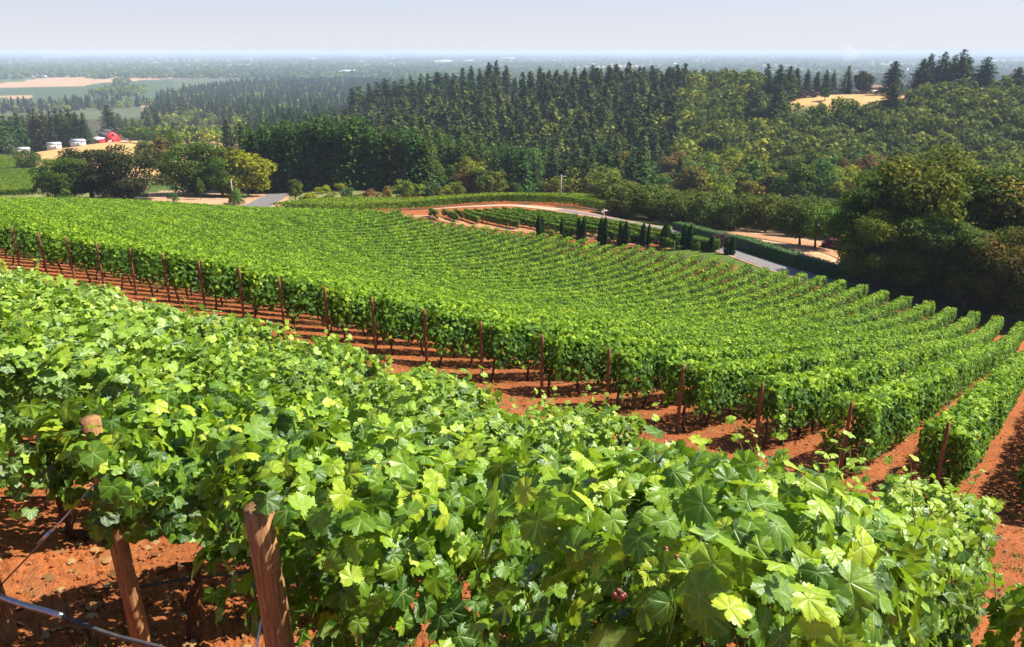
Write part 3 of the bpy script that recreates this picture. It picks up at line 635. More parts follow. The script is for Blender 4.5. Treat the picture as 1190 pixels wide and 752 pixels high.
def weeds():
    c=220; a=rng.uniform(-.72,.72,c); r=4+38*rng.uniform(0,1,c)**.9; X=np.repeat(r*np.sin(a),26)+rng.normal(0,.07,c*26); Y=np.repeat(r*np.cos(a),26)+rng.normal(0,.07,c*26)
    n=len(X); pos=np.c_[X,Y,zt(X,Y)]; lv=Leaves(); lv.add(BL,pos,jit(n,.3)+[0,0,1.],jit(n,1),rng.uniform(.05,.14,n),rng.uniform(0,1,n))
    o=link("weeds",lv.data("weeds",[M['grassy']])); tag(o,"small tufts of dry weeds on the red soil","weeds",kind="stuff")
weeds()
# ------------------------------------------------------------------ second block below the farm road
c0=np.array([-2.,148.]); c1=np.array([17.5,119.]); D2=(c1-c0)/np.linalg.norm(c1-c0)
poly2=[hit(a,b,1.15) for a,b in [(405,250),(470,246.5),(520,243.5),(590,241),(650,246),(700,255),(745,266),(785,276)]]+[hit(a,b) for a,b in [(812,287),(795,293),(740,287),(690,280),(640,272),(600,266.5),(560,261.5),(520,257.5),(480,254.5),(430,252)]]; pp=np.array(poly2)
N2=np.array([-D2[1],D2[0]]); ts=pp@N2; 
cnt=0
for t in np.arange(ts.min()+.4,ts.max(),2.2):
    s=np.arange((pp@D2).min(),(pp@D2).max(),.5); X=D2[0]*s+N2[0]*t; Y=D2[1]*s+N2[1]*t; k=inpoly(X,Y,poly2)
    if k.sum()<4: continue
    sa,sb=s[k].min(),s[k].max(); cnt+=1
    o=vine_row(D2*sb+N2*t,D2*sa+N2*t,M['vine_small'],.30,.22,1.30,seed=400+cnt,dens=1.2,post=M['polewood'],post_h=1.25)
    tag(o,"dark-shadowed vine row of the small block below the farm road","vine row","vine rows of the small block below the farm road")
print('block2',cnt)
# third block: strip above the farm road, rows along the road
R3=np.array(A_([(405,248,137),(440,245.5,143),(480,243,149),(530,239.5,155),(590,236.5,159),(640,239,154),(700,245.5,147)]))
for j in range(8):
    d_=np.gradient(R3,axis=0); nn=np.c_[-d_[:,1],d_[:,0]]; nn/=np.linalg.norm(nn,axis=1)[:,None]
    off=nn*(1.0+2.9*j); off*=np.sign((off@np.array([0,1.])).sum())
    Q=R3+off
    # one row = straight pieces joined: build along its chord pieces but as one object
    d=np.r_[0,np.cumsum(np.hypot(*np.diff(Q,axis=0).T))]; L=d[-1]; root=None
    lv=Leaves(); n=int(L*80); s=rng.uniform(0,L,n); x=np.interp(s,d,Q[:,0]); y=np.interp(s,d,Q[:,1]); tx=np.interp(s,d,np.gradient(Q[:,0],d)); ty=np.interp(s,d,np.gradient(Q[:,1],d))
    nx=np.c_[-ty,tx,0*tx]; h=rng.uniform(0,1,n)**.8; half=.34*(1+.3*wob(j)(s,h)); sd=rng.choice([-1,1],n); topf=rng.uniform(0,1,n)<.3
    lat=np.where(topf,rng.uniform(-1,1,n)*half,sd*half); h=np.where(topf,1,h)
    x0,y0=Q[0]; z0=z1(x0,y0)
    pos=np.c_[x+nx[:,0]*lat-x0,y+nx[:,1]*lat-y0,zt(x,y)-z0+.4+1.4*h+.08*rng.standard_normal(n)]
    nrm=np.where(topf[:,None],np.array([0,0,1.]),nx*sd[:,None]+np.array([0,0,.5]))+jit(n,.45)
    lv.add(TD,pos,nrm,jit(n,.6)-np.array([0,0,.8]),rng.uniform(.16,.3,n),np.clip(.45+.16*rng.standard_normal(n)+.25*h**4,0,1))  # row tops paler: young leaves, with sunlight put into the leaf colour
    o=link("vine_row",lv.data("foliage",[M['vine_block']]),None,(x0,y0,z0))
    tag(o,f"curving vine row of the strip above the farm road, {ORD[j]} from the road","vine row","vine rows of the strip above the farm road")
# left far block of rows
pl=planpoly([(-60,187),(-5,184),(35,190),(48,205),(42,229),(-60,229)]); pp=np.array(pl)
D4=np.array([.96,.28]); N4=np.array([-.28,.96]); cnt=0
for t in np.arange((pp@N4).min()+1,(pp@N4).max(),3.2):
    s=np.arange((pp@D4).min(),(pp@D4).max(),1.); X=D4[0]*s+N4[0]*t; Y=D4[1]*s+N4[1]*t; k=inpoly(X,Y,pl)
    if k.sum()<8: continue
    cnt+=1; o=vine_row(D4*s[k].min()+N4*t,D4*s[k].max()+N4*t,M['vine_block'],.5,.3,1.8,seed=600+cnt,dens=1.2)
    tag(o,"far vine row on the green slope at the left edge beyond the large block","vine row","vine rows on the far left slope")
print("block4",cnt)

# ------------------------------------------------------------------ trees
def conifer(seed,h,r,whorl=.42,nb=8,ns=4,droop=.25,base=.06,bulge=.75,leaf=.55):
    r_=np.random.default_rng(seed); t=MB(); z=np.linspace(-.6,h*.98,9)
    t.tube(np.c_[.02*h*np.sin(z/h*3+seed)*.3,0*z,z],np.interp(z,[-.6,h],[h*.017,h*.002]),7,mi=0)
    pos=[];nrm=[];tip=[];sz=[];lr=[]
    zz=np.arange(h*base,h*.985,whorl)
    prof=wob(seed+9)
    for i,zc in enumerate(zz):
        f=(zc-h*base)/(h*(1-base)); L=r*((1-f)**bulge)*(.88+.25*prof(zc,0))+.06*r
        n=nb if f<.8 else max(4,nb-3)
        for k in range(n):
            a=r_.uniform(0,6.283); l=L*r_.uniform(.6,1.15); dr=droop*r_.uniform(.5,1.5)-.25*f
            dx,dy=math.cos(a),math.sin(a); m=ns if l>r*.3 else 2
            for q in range(m):
                u=(q+.6)/m*1.0; p=np.array([dx*l*u,dy*l*u,zc-dr*l*u*u+.08*r_.standard_normal()])+r_.standard_normal(3)*.05*r
                s=leaf*(.6+.5*(1-u))*(.45+.55*min(1,l/r*1.4))*r_.uniform(.8,1.25)
                pos.append(p); d=np.array([dx,dy,-dr*1.6*u-.1])+r_.standard_normal(3)*.35; tip.append(d)
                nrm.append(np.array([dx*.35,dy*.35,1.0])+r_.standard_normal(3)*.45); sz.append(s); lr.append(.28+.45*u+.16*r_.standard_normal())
    m=len(pos)
    pos.append([0,0,h*.97]);nrm.append([1,0,0]);tip.append([0,0,1]);sz.append(leaf*.6);lr.append(.6)
    V,T,A=scatter((np.array([[1.1,0,0],[0,.42,.12],[-.7,0,0],[0,-.42,.12]]),TD[0][1],TD[0][2]),np.array(pos),np.array(nrm),np.array(tip),np.array(sz))
    tv,tt,_,ta=t.arr()
    return dict(h=h,tv=tv,tt=tt,cv=V,ct=T,clr=np.clip(np.repeat(lr,4),0,1))
def broad(seed,h,w,nc=26,nl=110,leaf=.34,low=.18,clump=.24,vis_trunk=.2,lumpy=1.0):
    r_=np.random.default_rng(seed); t=MB(); cz=h*(low+(1-low)*.5); ch=h*(1-low)*.5
    C=[]
    for i in range(nc):
        for _ in range(30):
            d=r_.standard_normal(3); d/=np.linalg.norm(d); rad=r_.uniform(.45,.86)
            c=np.array([d[0]*w/2*rad,d[1]*w/2*rad,cz+d[2]*ch*rad*(.92 if d[2]>0 else .95)])
            f=(c[2]-h*low)/(h*(1-low))
            if f<.12 and math.hypot(c[0],c[1])>w*.34: continue
            if all(np.linalg.norm(c-x)>clump*w*.5 for x in C): break
        C.append(c)
    tb=np.array([0,0,-.6]); fork=np.array([0,0,h*vis_trunk])
    z=np.linspace(-.6,h*.62,7); t.tube(np.c_[.03*w*np.sin(z/h*4+seed),.02*w*np.cos(z/h*5),z],np.interp(z,[-.6,h*.1,h*.62],[h*.034,h*.024,h*.010]),9,rough=.05)
    for c in C[::2]:
        m=(fork+c)/2+r_.standard_normal(3)*.04*w; m[2]-=.03*h; t.tube([fork,m,c],[h*.013,h*.008,h*.003],6)
    pos=[];nrm=[];lr=[]
    for c in C:
        cr=clump*w*r_.uniform(.7,1.2)*lumpy; n=int(nl*(cr/(clump*w))**2)
        d=r_.standard_normal((n,3)); d[:,2]+=.35; d/=np.linalg.norm(d,axis=1)[:,None]
        out=c-np.array([0,0,cz]); out=out/(np.linalg.norm(out)+1e-6); d+=out*.35; d/=np.linalg.norm(d,axis=1)[:,None]
        p=c+d*cr*r_.uniform(.55,1.08,n)[:,None]*np.array([1,1,.8]); pos.append(p); nrm.append(d*.8+r_.standard_normal((n,3))*.5+[0,0,.3])
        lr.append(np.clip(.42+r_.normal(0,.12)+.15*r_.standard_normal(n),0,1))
    pos=np.concatenate(pos);nrm=np.concatenate(nrm);lr=np.concatenate(lr); n=len(pos)
    k=pos[:,2]>h*.03; pos,nrm,lr=pos[k],nrm[k],lr[k]; n=len(pos)
    V,T,A=scatter(TD[0],pos,nrm,r_.standard_normal((n,3)),leaf*r_.uniform(.6,1.3,n))
    tv,tt,_,ta=t.arr()
    return dict(h=h,tv=tv,tt=tt,cv=V,ct=T,clr=np.repeat(lr,4))
def datas(p,mat):
    return (p['h'],mdata("trunk",p['tv'],p['tt'],[M['bark']],{"lr":np.full(len(p['tv']),.5)},smooth=True),
            mdata("crown",p['cv'],p['ct'],[mat],{"lr":p['clr']}),None)
def whole(p,mat):
    n=len(p['tv']); V=np.concatenate([p['tv'],p['cv']]); T=np.concatenate([p['tt'],p['ct']+n]); mi=np.r_[np.zeros(len(p['tt'])),np.ones(len(p['ct']))]
    return (p['h'],None,None,mdata("tree",V,T,[M['bark'],mat],{"lr":np.concatenate([np.full(n,.5),p['clr']])},mi))
def put(name,pr,x,y,h,label,cat="tree",group=None,wide=1.0,rz=None,sink=0.0):
    H,tr,cr,wh=pr; s=h/H; wide=wide*(1.42 if name=='fir_tree' else 1.0); rz=rng.uniform(0,6.28) if rz is None else rz; z=z1(x,y)-sink; tl=(rng.normal(0,.022),rng.normal(0,.022)) if cat=='tree' else (0,0)
    sc=(s*wide,s*wide,s)
    if wh is not None: o=link(name,wh,None,(x,y,z),(tl[0],tl[1],rz),sc)
    else:
        o=empty(name,(x,y,z),rz,sc); o.rotation_euler=(tl[0],tl[1],rz); link("trunk",tr,o); link("crown",cr,o)
    tag(o,label,cat,group); return o
def merged(name,mat,prs,items,label,cat,kind="stuff"):
    """many far trees as one body; items: (proto index,x,y,z,scale,wide,rz)"""
    Vs=[];Ts=[];Ls=[];n=0
    it=np.array(items)
    for q,p in enumerate(prs):
        k=it[it[:,0]==q]
        if not len(k): continue
        bv=np.concatenate([p['cv']]); m=len(bv); c,s=np.cos(k[:,6]),np.sin(k[:,6]); sx=(k[:,4]*k[:,5])[:,None]
        X=(bv[None,:,0]*c[:,None]-bv[None,:,1]*s[:,None])*sx+k[:,1:2]; Y=(bv[None,:,0]*s[:,None]+bv[None,:,1]*c[:,None])*sx+k[:,2:3]; Z=bv[None,:,2]*k[:,4:5]+k[:,3:4]
        Vs.append(np.stack([X,Y,Z],-1).reshape(-1,3)); Ts.append((p['ct'][None]+(np.arange(len(k))*m)[:,None,None]).reshape(-1,3)+n); n+=len(k)*m
        Ls.append(np.clip(p['clr'][None]+rng.normal(0,.2,(len(k),1)),0,1).ravel())
    o=link(name,mdata(name,np.concatenate(Vs),np.concatenate(Ts),[mat],{"lr":np.concatenate(Ls)})); tag(o,label,cat,None,kind); return o

CON=[conifer(i,20,[4.4,5.6,6.4,5.0,4.0,6.0][i],nb=[9,10,11,8,10,9][i],ns=4,leaf=1.15,droop=[.3,.15,.4,.25,.35,.2][i],bulge=[.6,.7,.52,.62,.8,.5][i]) for i in range(6)]
CONBIG=[conifer(20+i,26,7.2+.6*i,whorl=.5,nb=12,ns=5,leaf=1.25,droop=.18,bulge=.6+.12*i,base=.05) for i in range(4)]
STD=[conifer(40+i,17,3.3+.3*i,whorl=.42,nb=9,ns=4,leaf=.66,droop=.15,bulge=.62,base=.02) for i in range(4)]
CONLO=[conifer(60+i,20,5.2,whorl=.8,nb=8,ns=2,leaf=2.1,droop=.3,bulge=.58) for i in range(3)]
BR=[broad(100+i,12,[11,9,12,8.5][i],30,110,.48,low=[.05,.1,.04,.12][i],clump=.2) for i in range(4)]
BRLO=[broad(120+i,12,10.5,14,26,1.15,low=.05,clump=.26) for i in range(3)]
BRBIG=[broad(140+i,14,[12,10.5,13][i],44,330,.27,low=.02,clump=.17,vis_trunk=.25) for i in range(3)]
FIL=[broad(160+i,6,6.4,26,120,.27,low=.06,clump=.2,vis_trunk=.12) for i in range(3)]
SHR=[broad(180+i,2.4,3.0,14,90,.17,low=-.05,clump=.24,vis_trunk=.1) for i in range(3)]
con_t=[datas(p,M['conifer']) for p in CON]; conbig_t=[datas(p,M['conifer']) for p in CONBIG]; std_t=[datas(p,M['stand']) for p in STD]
con_w=[whole(p,M['conifer']) for p in CON]
br_t={k:[datas(p,M[k]) for p in BR] for k in ('broad','yellow','rust','lime','maple_dark','maple_green')}
br_w={k:[whole(p,M[k]) for p in BR] for k in ('broad','yellow','rust','lime')}
big_t={k:[datas(p,M[k]) for p in BRBIG] for k in ('maple_dark','maple_green','broad')}
fil_t=[datas(p,M['filbert']) for p in FIL]
shr_w={k:[whole(p,M[k]) for p in SHR] for k in ('broad','yellow','rust','lime','hedge','purple','grassy')}
pk=lambda L_: L_[int(rng.integers(0,len(L_)))]
# --- big dark trees closing the block at the right
GD="dark trees along the right edge of the large block"
for px,Y,h,wd,k in [(1000,90,12.0,.80,1),(1030,93,14.0,.9,0),(1068,90,14.8,1.0,2),(1112,93,15.5,1.0,0),(1150,88,14.6,1.0,1),(1188,88,14.8,1.1,2),(1235,86,15,1.1,0),
                    (1018,86,8.0,1.0,2),(1090,84,10.0,1.0,1),(1130,82,9.5,1.0,0),(1170,79,9.0,1.1,2),(1215,77,10.,1.1,1),(1055,86,9.5,1.0,0)]:
    x,y=at(px,Y,300); top=(h>11); h=h*1.1
    put("maple_tree",big_t[['maple_green','maple_green','broad'][k]][k],x,y,h,
        ("tall dark leafy tree in the shaded mass right of the orchard drive" if top else "low dark leafy tree hugging the far ends of the vine rows at the right"),"tree",GD+(", tall ones" if top else ", low ones"),wd)
# --- filbert orchard
NE=np.array([at(a,b,c) for a,b,c in [(706,146,250),(750,138,258),(800,130,262),(850,130,268),(900,122,277),(945,117,283),(990,112,290)]])
cnt=0
def orchard_ok(x,y):
    rt=x/y; r0=np.interp(rt,NE[:,0]/NE[:,1],NE[:,1]); return NE[0,0]/NE[0,1]<rt<NE[-1,0]/NE[-1,1]+.03 and y>r0+1.0 and y<r0+46
DO=np.array([.93,-.37]); NO=np.array([.37,.93])
for i in range(-14,26):
    for j in range(0,40):
        P=np.array([15.,100.])+DO*5.2*i+NO*5.4*j+rng.uniform(-.4,.4,2)
        if orchard_ok(*P):
            cnt+=1; put("filbert_tree",fil_t[(i+j)%3],P[0],P[1],rng.uniform(5.2,6.6),"rounded filbert tree in the dense orchard block beyond the farm road","tree","filbert trees of the orchard block",rng.uniform(.95,1.15))
print("filberts",cnt)
for px,Y,h,l in [(927,108,6.6,"spreading orchard tree with bare trunk on the lawn, left one of two"),(946,106,6.2,"spreading orchard tree with bare trunk on the lawn, right one nearer the car")]:
    x,y=at(px,Y,287); p=broad(200+px,6.4,7.2,26,150,.24,low=.26,clump=.2,vis_trunk=.3); put("orchard_tree",datas(p,M['lime' if px>940 else 'filbert']),x,y,h,l)
# --- left group of big trees
for px,Y,h,mt,k,wd,l in [
  (72,170,11.0,'maple_green',0,1.25,"dark green leafy tree, leftmost of the big clump behind the vineyard"),
  (108,178,13.4,'maple_dark',1,1.5,"dark leafy tree in the middle of the big clump behind the vineyard"),
  (150,172,12.0,'maple_dark',2,1.35,"brownish leafy tree, rightmost of the big dark clump behind the vineyard"),
  (226,192,15,'maple_green',0,1.4,"big round green tree standing over the bare red yard"),
  (259,186,11.0,'maple_green',1,1.0,"green tree between the big round tree and the yellow-green one"),
 ]:
    x,y=at(px,Y,225); put("leafy_tree",big_t[mt][k],x,y,h*1.08,l,wide=wd,sink=h*.08)
for px,Y,h,mt,k,wd,l in [
  (287,190,11.2,'yellow',0,1.3,"bright yellow-green round tree beside the country lane"),
  (266,204,12.4,'rust',1,.8,"rusty brown tree just behind the yellow-green tree"),
  (190,250,13.5,'rust',3,.9,"loose tree with brownish patches behind the big clump"),
  (42,285,9.0,'maple_green',2,.9,"single round dark tree at the corner of the golden field"),
  (204,310,14,'lime',0,.9,"pale lime tree rising behind the big round green tree"),
  (176,330,9,'broad',1,1.2,"low olive tree beside the golden field, left of the lime tree"),
  (343,172,5.4,'broad',1,.8,"small slender tree on the verge right of the country lane"),
  (232,176,5.0,'maple_green',3,.65,"small young tree with a thin trunk on the bare red yard"),
 ]:
    x,y=at(px,Y,225); put("leafy_tree",br_t[mt][k],x,y,h,l,wide=wd)
for px,Y,h,mt,wd,l in [
  (80,160,2.9,'lime',1.2,"light green bush at the foot of the big dark clump"),
  (201,168,2.2,'hedge',1.0,"small dark bush on the bare red yard"),
  (277,168,3.4,'lime',.8,"bush below the yellow-green tree beside a pole"),
  (270,170,2.0,'broad',.9,"low bush at the foot of the pole on the red yard"),
  (362,165,2.4,'yellow',1.3,"yellowish bush on the meadow, nearest the country lane"),(352,166,1.8,'lime',1.2,"low green bush beside the small slender tree"),
  (386,170,2.2,'lime',1.3,"green bush in the middle of the meadow"),(402,176,3.0,'hedge',.9,"dark little bush standing alone on the meadow"),
  (428,170,3.0,'rust',1.1,"rust-coloured bush on the meadow, left one of two"),(446,174,3.6,'rust',1.1,"rust-coloured bush on the meadow, right one of two"),
  (468,186,4.2,'lime',1.0,"tall green bush at the right end of the meadow"),(412,168,2.0,'lime',1.4,"low light green bush on the meadow edge"),(376,190,2.0,'yellow',1.6,"yellow bush at the back of the meadow"),
  (398,195,2.2,'yellow',1.5,"yellow-green bush at the back of the meadow below the dark stand"),(485,192,3.6,'broad',1.2,"olive bush below the dark stand"),
  (500,196,3.8,'hedge',1.0,"dark round bush behind the upper vine strip, left one"),(516,196,3.2,'yellow',1.2,"yellowish bush behind the upper vine strip"),(531,198,4.0,'lime',1.1,"green bush behind the upper vine strip"),
 ]:
    x,y=at(px,Y,232); put("bush",pk(shr_w[mt]),x,y,h,l,"bush",wide=wd)
# --- plantation stand of dark firs
gi=0
for j in range(4):
    for px in np.arange(296,500,9.5):
        Y=203+j*4.5-.02*(px-296)+rng.uniform(-.8,.8); x,y=at(px+rng.uniform(-2,2)+4*(j%2),Y,215)
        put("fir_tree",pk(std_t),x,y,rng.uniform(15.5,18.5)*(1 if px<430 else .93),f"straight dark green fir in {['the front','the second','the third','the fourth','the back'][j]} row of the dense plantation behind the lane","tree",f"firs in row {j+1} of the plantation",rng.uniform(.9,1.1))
for j in range(3):
    for px in np.arange(500,625,12):
        Y=232+j*8+.10*(px-500)+rng.uniform(-2,2); x,y=at(px+rng.uniform(-4,4),Y,205)
        put("fir_tree",pk(std_t),x,y,rng.uniform(14,19),"grey-green fir behind the leafy trees right of the plantation","tree","firs right of the plantation",1.15)
# --- leafy trees in front of the firs
for px,Y,h,mt,l in [(503,205,9.5,'maple_green',"dark round tree below the fir stand"),(522,208,8.5,'broad',"olive tree right of the dark round tree"),(541,205,8,'rust',"reddish olive tree above the upper vine strip"),
  (556,204,8.8,'lime',"bright green round tree above the upper vine strip, left"),(577,205,9.0,'lime',"bright green round tree above the upper vine strip, right"),(598,203,6.5,'broad',"grey-green low tree above the upper vine strip"),
  (648,210,9.5,'yellow',"yellow-green tree behind the utility pole"),(630,214,9,'lime',"green tree left of the yellow-green one near the pole"),(668,208,8,'broad',"low olive tree right of the utility pole"),
  (774,205,9.5,'rust',"orange-tinged tree rising behind the filbert orchard"),(690,220,14.5,'broad',"tall grey-green tree at the left end of the orchard"),(722,222,14,'broad',"tall olive tree above the filbert orchard"),
  (545,214,11,'broad',"olive tree at the foot of the fir slope")]:
    x,y=at(px,Y,215); put("leafy_tree",pk(br_t[mt]),x,y,h,l,wide=rng.uniform(.85,1.05))
for px,Y,h in [(606,212,15.5),(620,218,14),(655,222,16),(702,226,20),(738,224,17),(715,236,20)]:
    x,y=at(px,Y,215); put("fir_tree",pk(con_t),x,y,h,"dark fir standing among the leafy trees near the utility pole","tree","firs near the utility pole",.85)
# --- valley wood and wooded hill
nz_=wob(5); nz2=wob(8)
def leafy_p(px,Y):
    if px>790: b=1.0
    elif px>610: b=.30
    else: b=.22
    if Y>420: b*=.35 if px<800 else .85
    return b+.32*nz_(px/45,Y/90)+.25*nz2(Y/40,px/200)
items=[]
y=196.
while y<660:
    stp=8.0+.005*(y-200)
    x0=ratio(360,150)*y; x1=ratio(1330,150)*y
    for x in np.arange(x0,x1,stp*1.06):
        X=x+rng.uniform(-.42,.42)*stp; Yc=y+rng.uniform(-.42,.42)*stp; px=CXP+FPX*X/(Yc*CP+35*SP)
        if Yc<205+ (0 if px>640 else 45): continue
        if px<500 and Yc<300: continue
        if Yc>560+60*math.sin(px*.008) and px<880: continue
        if 885<px<1048 and 395<Yc<560: continue
        if px>=1048 and Yc>430: continue
        if px>880 and Yc>520: continue
        items.append((X,Yc,px))
    y+=stp
print("wood",len(items))
items.sort(key=lambda t:t[1])
lim={'c':80,'b':190}; lo_c=[];lo_b=[]; 
for X,Yc,px in items:
    lp=leafy_p(px,Yc); isb=rng.uniform()<lp
    z=z1(X,Yc)
    side="right of the wooded hill" if px>860 else ("on the front slope of the wooded hill" if Yc>300 else "at the foot of the wooded hill")
    if isb:
        h=rng.uniform(10,16)*(1.0 if px>600 else .9)
        kind=rng.choice(['broad','lime','yellow','rust'],p=[.46,.24,.15,.15])
        # keep the ones a viewer can tell apart
        if lim['b']>0 and rng.uniform()<(1 if Yc<330 else .35):
            lim['b']-=1; nm={'broad':'olive green','lime':'fresh green','yellow':'yellow-green','rust':'rusty-tinted'}[kind]
            pr=pk(br_t[kind]) if Yc<300 else pk(br_w[kind])
            put("leafy_tree",pr,X,Yc,h,f"{nm} leafy tree in the mixed wood {side}","tree",f"{nm} trees {side}",rng.uniform(.85,1.2))
        else: lo_b.append((rng.integers(0,3),X,Yc,z,h/12,rng.uniform(.9,1.2),rng.uniform(0,6.28)))
    else:
        h=rng.uniform(13,21.5)*(1.0 if Yc>330 else .85)*(.75 if px>800 else 1)
        if lim['c']>0 and rng.uniform()<(1 if Yc<300 else .5):
            lim['c']-=1; put("fir_tree",pk(con_t) if Yc<300 else pk(con_w),X,Yc,h,f"dark fir in the mixed wood {side}","tree",f"dark firs {side}",rng.uniform(.8,1.1))
        else: lo_c.append((rng.integers(0,3),X,Yc,z,h/20,rng.uniform(1.0,1.4),rng.uniform(0,6.28)))
merged("fir_forest",M['conifer'],CONLO,lo_c,"dense dark firs covering the wooded hill","forest")
merged("leafy_forest",M['broad'],BRLO,lo_b,"olive leafy trees between the firs of the wooded hill","forest")
# crest of the hill: firs against the plain
for i,(px,Yc,h) in enumerate([(px,590+rng.uniform(-25,25),None) for px in np.arange(408,866,10)]):
    top=np.interp(px,[400,430,470,520,560,580,600,625,660,700,740,790,830,866],[104,92,88,84,74,70,90,80,76,77,78,80,78,96])+rng.uniform(-3,5)
    x,y=at(px,Yc,90); z=z1(x,y); h=slope(top)*Yc-z
    if h<6: h=6
    put("fir_tree",pk(con_w),x,y,min(h,34),"dark pointed fir on the crest of the wooded hill","tree","firs on the crest of the wooded hill",rng.uniform(.8,1.15))
# right crest: named trees
for px,Y,top,wd,l in [(893,470,86,.9,"dark fir on the right ridge, leftmost of the row before the golden field"),(905,465,75,1.0,"broad dark fir second in the row left of the golden field"),(916,470,77,1.0,"broad dark fir third in the row left of the golden field"),
  (926,480,79,.9,"dark fir at the left end of the golden field"),(938,500,80,.8,"slim dark fir on the ridge behind the red shrubs"),(949,505,83,.9,"dark fir on the ridge left of the pole"),(960,500,81,.9,"dark fir on the ridge, two left of the pole tree"),(967,506,81,.7,"dark fir close behind its neighbour on the ridge"),
  (984,505,76,.9,"tall dark fir on the ridge right beside the pole"),(1036,470,71,1.3,"lone broad dark fir beside the house on the golden field"),
  (1041,380,96,1.25,"dark fir in front of the golden field, below the lone broad fir"),(1068,470,68,1.1,"tall dark fir, leftmost of the ridge group right of the house"),(1077,480,62,1.1,"tall dark fir, second of the ridge group right of the house"),
  (1092,475,60,1.1,"tall dark fir, third of the ridge group right of the house"),(1102,482,64,1.0,"tall dark fir, fourth of the ridge group right of the house"),(1115,470,57,1.15,"tallest dark fir of the ridge group right of the house"),(1123,480,66,.9,"dark fir tucked right of the tallest one"),(1141,470,66,1.4,"broad dark fir at the right end of the ridge group"),
  (1180,480,78,1.6,"rounded dark fir at the right edge of the ridge"),(880,400,100,1.1,"dark fir on the slope below the ridge row, left"),(905,390,98,1.2,"dark fir on the slope below the ridge row, right")]:
    x,y=at(px,Y,100); z=z1(x,y); put("fir_tree",pk(conbig_t),x,y,slope(top)*Y-z,l,wide=wd*1.0)
x,y=at(1003,500,100); put("leafy_tree",br_t['maple_dark'][0],x,y,slope(83)*500-z1(x,y),"round dark tree on the ridge left of the house")
x,y=at(959,455,110); put("leafy_tree",br_t['lime'][1],x,y,7.5,"small round green tree standing in the golden field")
for i,(px,l) in enumerate([(935,"dark red shrub at the left of the golden field"),(946,"dark red shrub nearest the small round green tree")]):
    x,y=at(px,478,105); put("red_shrub",pk(shr_w['purple']),x,y,4.2,l,"shrub",wide=1.4)
# left farm conifers
for i,px in enumerate(np.arange(-12,106,7.5)):
    Y=462+rng.uniform(-10,10)-(70 if px<12 else 0); x,y=at(px,Y,170); z=z1(x,y); top=np.interp(px,[0,20,40,60,105],[127,134,128,127,129])+rng.uniform(-2,3)
    put("fir_tree",pk(conbig_t),x,y,slope(top)*Y-z,"dark broad fir in the windbreak behind the white farm sheds","tree","firs of the farm windbreak",.85)
for px,Y,h,mt,l in [(150,450,9,'broad',"olive bushy tree right of the red barn"),(160,445,8,'lime',"green bushy tree second right of the red barn"),(172,440,8,'lime',"green bushy tree third right of the red barn"),(184,430,7,'broad',"olive bushy tree fourth right of the red barn"),
  (135,560,7,'lime',"round light green tree behind the red barn"),(104,520,7,'broad',"olive tree between the windbreak and the red barn"),(170,560,6,'yellow',"round yellow-green tree beyond the barn field")]:
    x,y=at(px,Y,160); put("leafy_tree",pk(br_w[mt]),x,y,h,l,wide=1.3)
for px,Y,top,l in [(128,640,122,"tall dark fir behind the red barn"),(138,650,132,"shorter dark fir behind the red barn"),(262,360,138,"small dark fir beside the tan field"),(280,330,142,"small dark fir left of the plantation"),(172,700,129,"dark fir behind the grey-roofed house"),(184,690,127,"dark fir right of the grey-roofed house")]:
    x,y=at(px,Y,140); put("fir_tree",pk(con_w),x,y,slope(top)*Y-z1(x,y),l,wide=1.0)
# mid-distance woods on the left and beyond (too many to count)
lc=[];lb=[]
def wood(poly_px,step,ph,hc,hb,pc):
    P=np.array(planpoly(poly_px)); 
    for y in np.arange(P[:,1].min(),P[:,1].max(),step):
        for x in np.arange(P[:,0].min(),P[:,0].max(),step):
            X=x+rng.uniform(-.45,.45)*step; Y=y+rng.uniform(-.45,.45)*step
            if rng.uniform()>ph or not inpoly(np.array([X]),np.array([Y]),P)[0]: continue
            if rng.uniform()<pc: lc.append((rng.integers(0,3),X,Y,z1(X,Y),rng.uniform(*hc)/20,rng.uniform(.8,1.15),rng.uniform(0,6.28)))
            else: lb.append((rng.integers(0,3),X,Y,z1(X,Y),rng.uniform(*hb)/12,rng.uniform(.9,1.3),rng.uniform(0,6.28)))
wood([(165,150),(185,118),(215,108),(300,98),(470,98),(520,120),(420,150),(330,160),(240,146)],10.5,.93,(14,24),(9,15),.38)
wood([(290,160),(330,140),(420,128),(520,118),(520,150),(400,165),(330,170)],9.5,.9,(13,20),(9,14),.5)
wood([(130,158),(200,160),(300,158),(300,166),(200,170)],9,.85,(8,12),(7,11),.25)
wood([(140,148),(240,142),(255,147),(150,154)],9,.5,(8,14),(6,10),.3)
wood([(0,133),(0,126),(100,120),(180,118),(170,124),(90,130)],11,.5,(14,20),(8,12),.5)
wood([(100,112),(130,106),(170,106),(165,112)],14,.7,(14,18),(12,18),.2)
wood([(133,99),(150,97),(152,99),(136,101)],16,.9,(14,18),(18,24),.1)
wood([(870,105),(900,92),(1190,92),(1250,100),(1250,112),(1100,110),(880,112)],13,.6,(14,22),(10,15),.5)
merged("far_firs",M['conifer'],CONLO,lc,"dark firs scattered through the woods of the middle distance","forest")
merged("far_leafy_trees",M['broad'],BRLO,lb,"olive trees of the woods in the middle distance","forest")
print("mid woods",len(lc),len(lb))
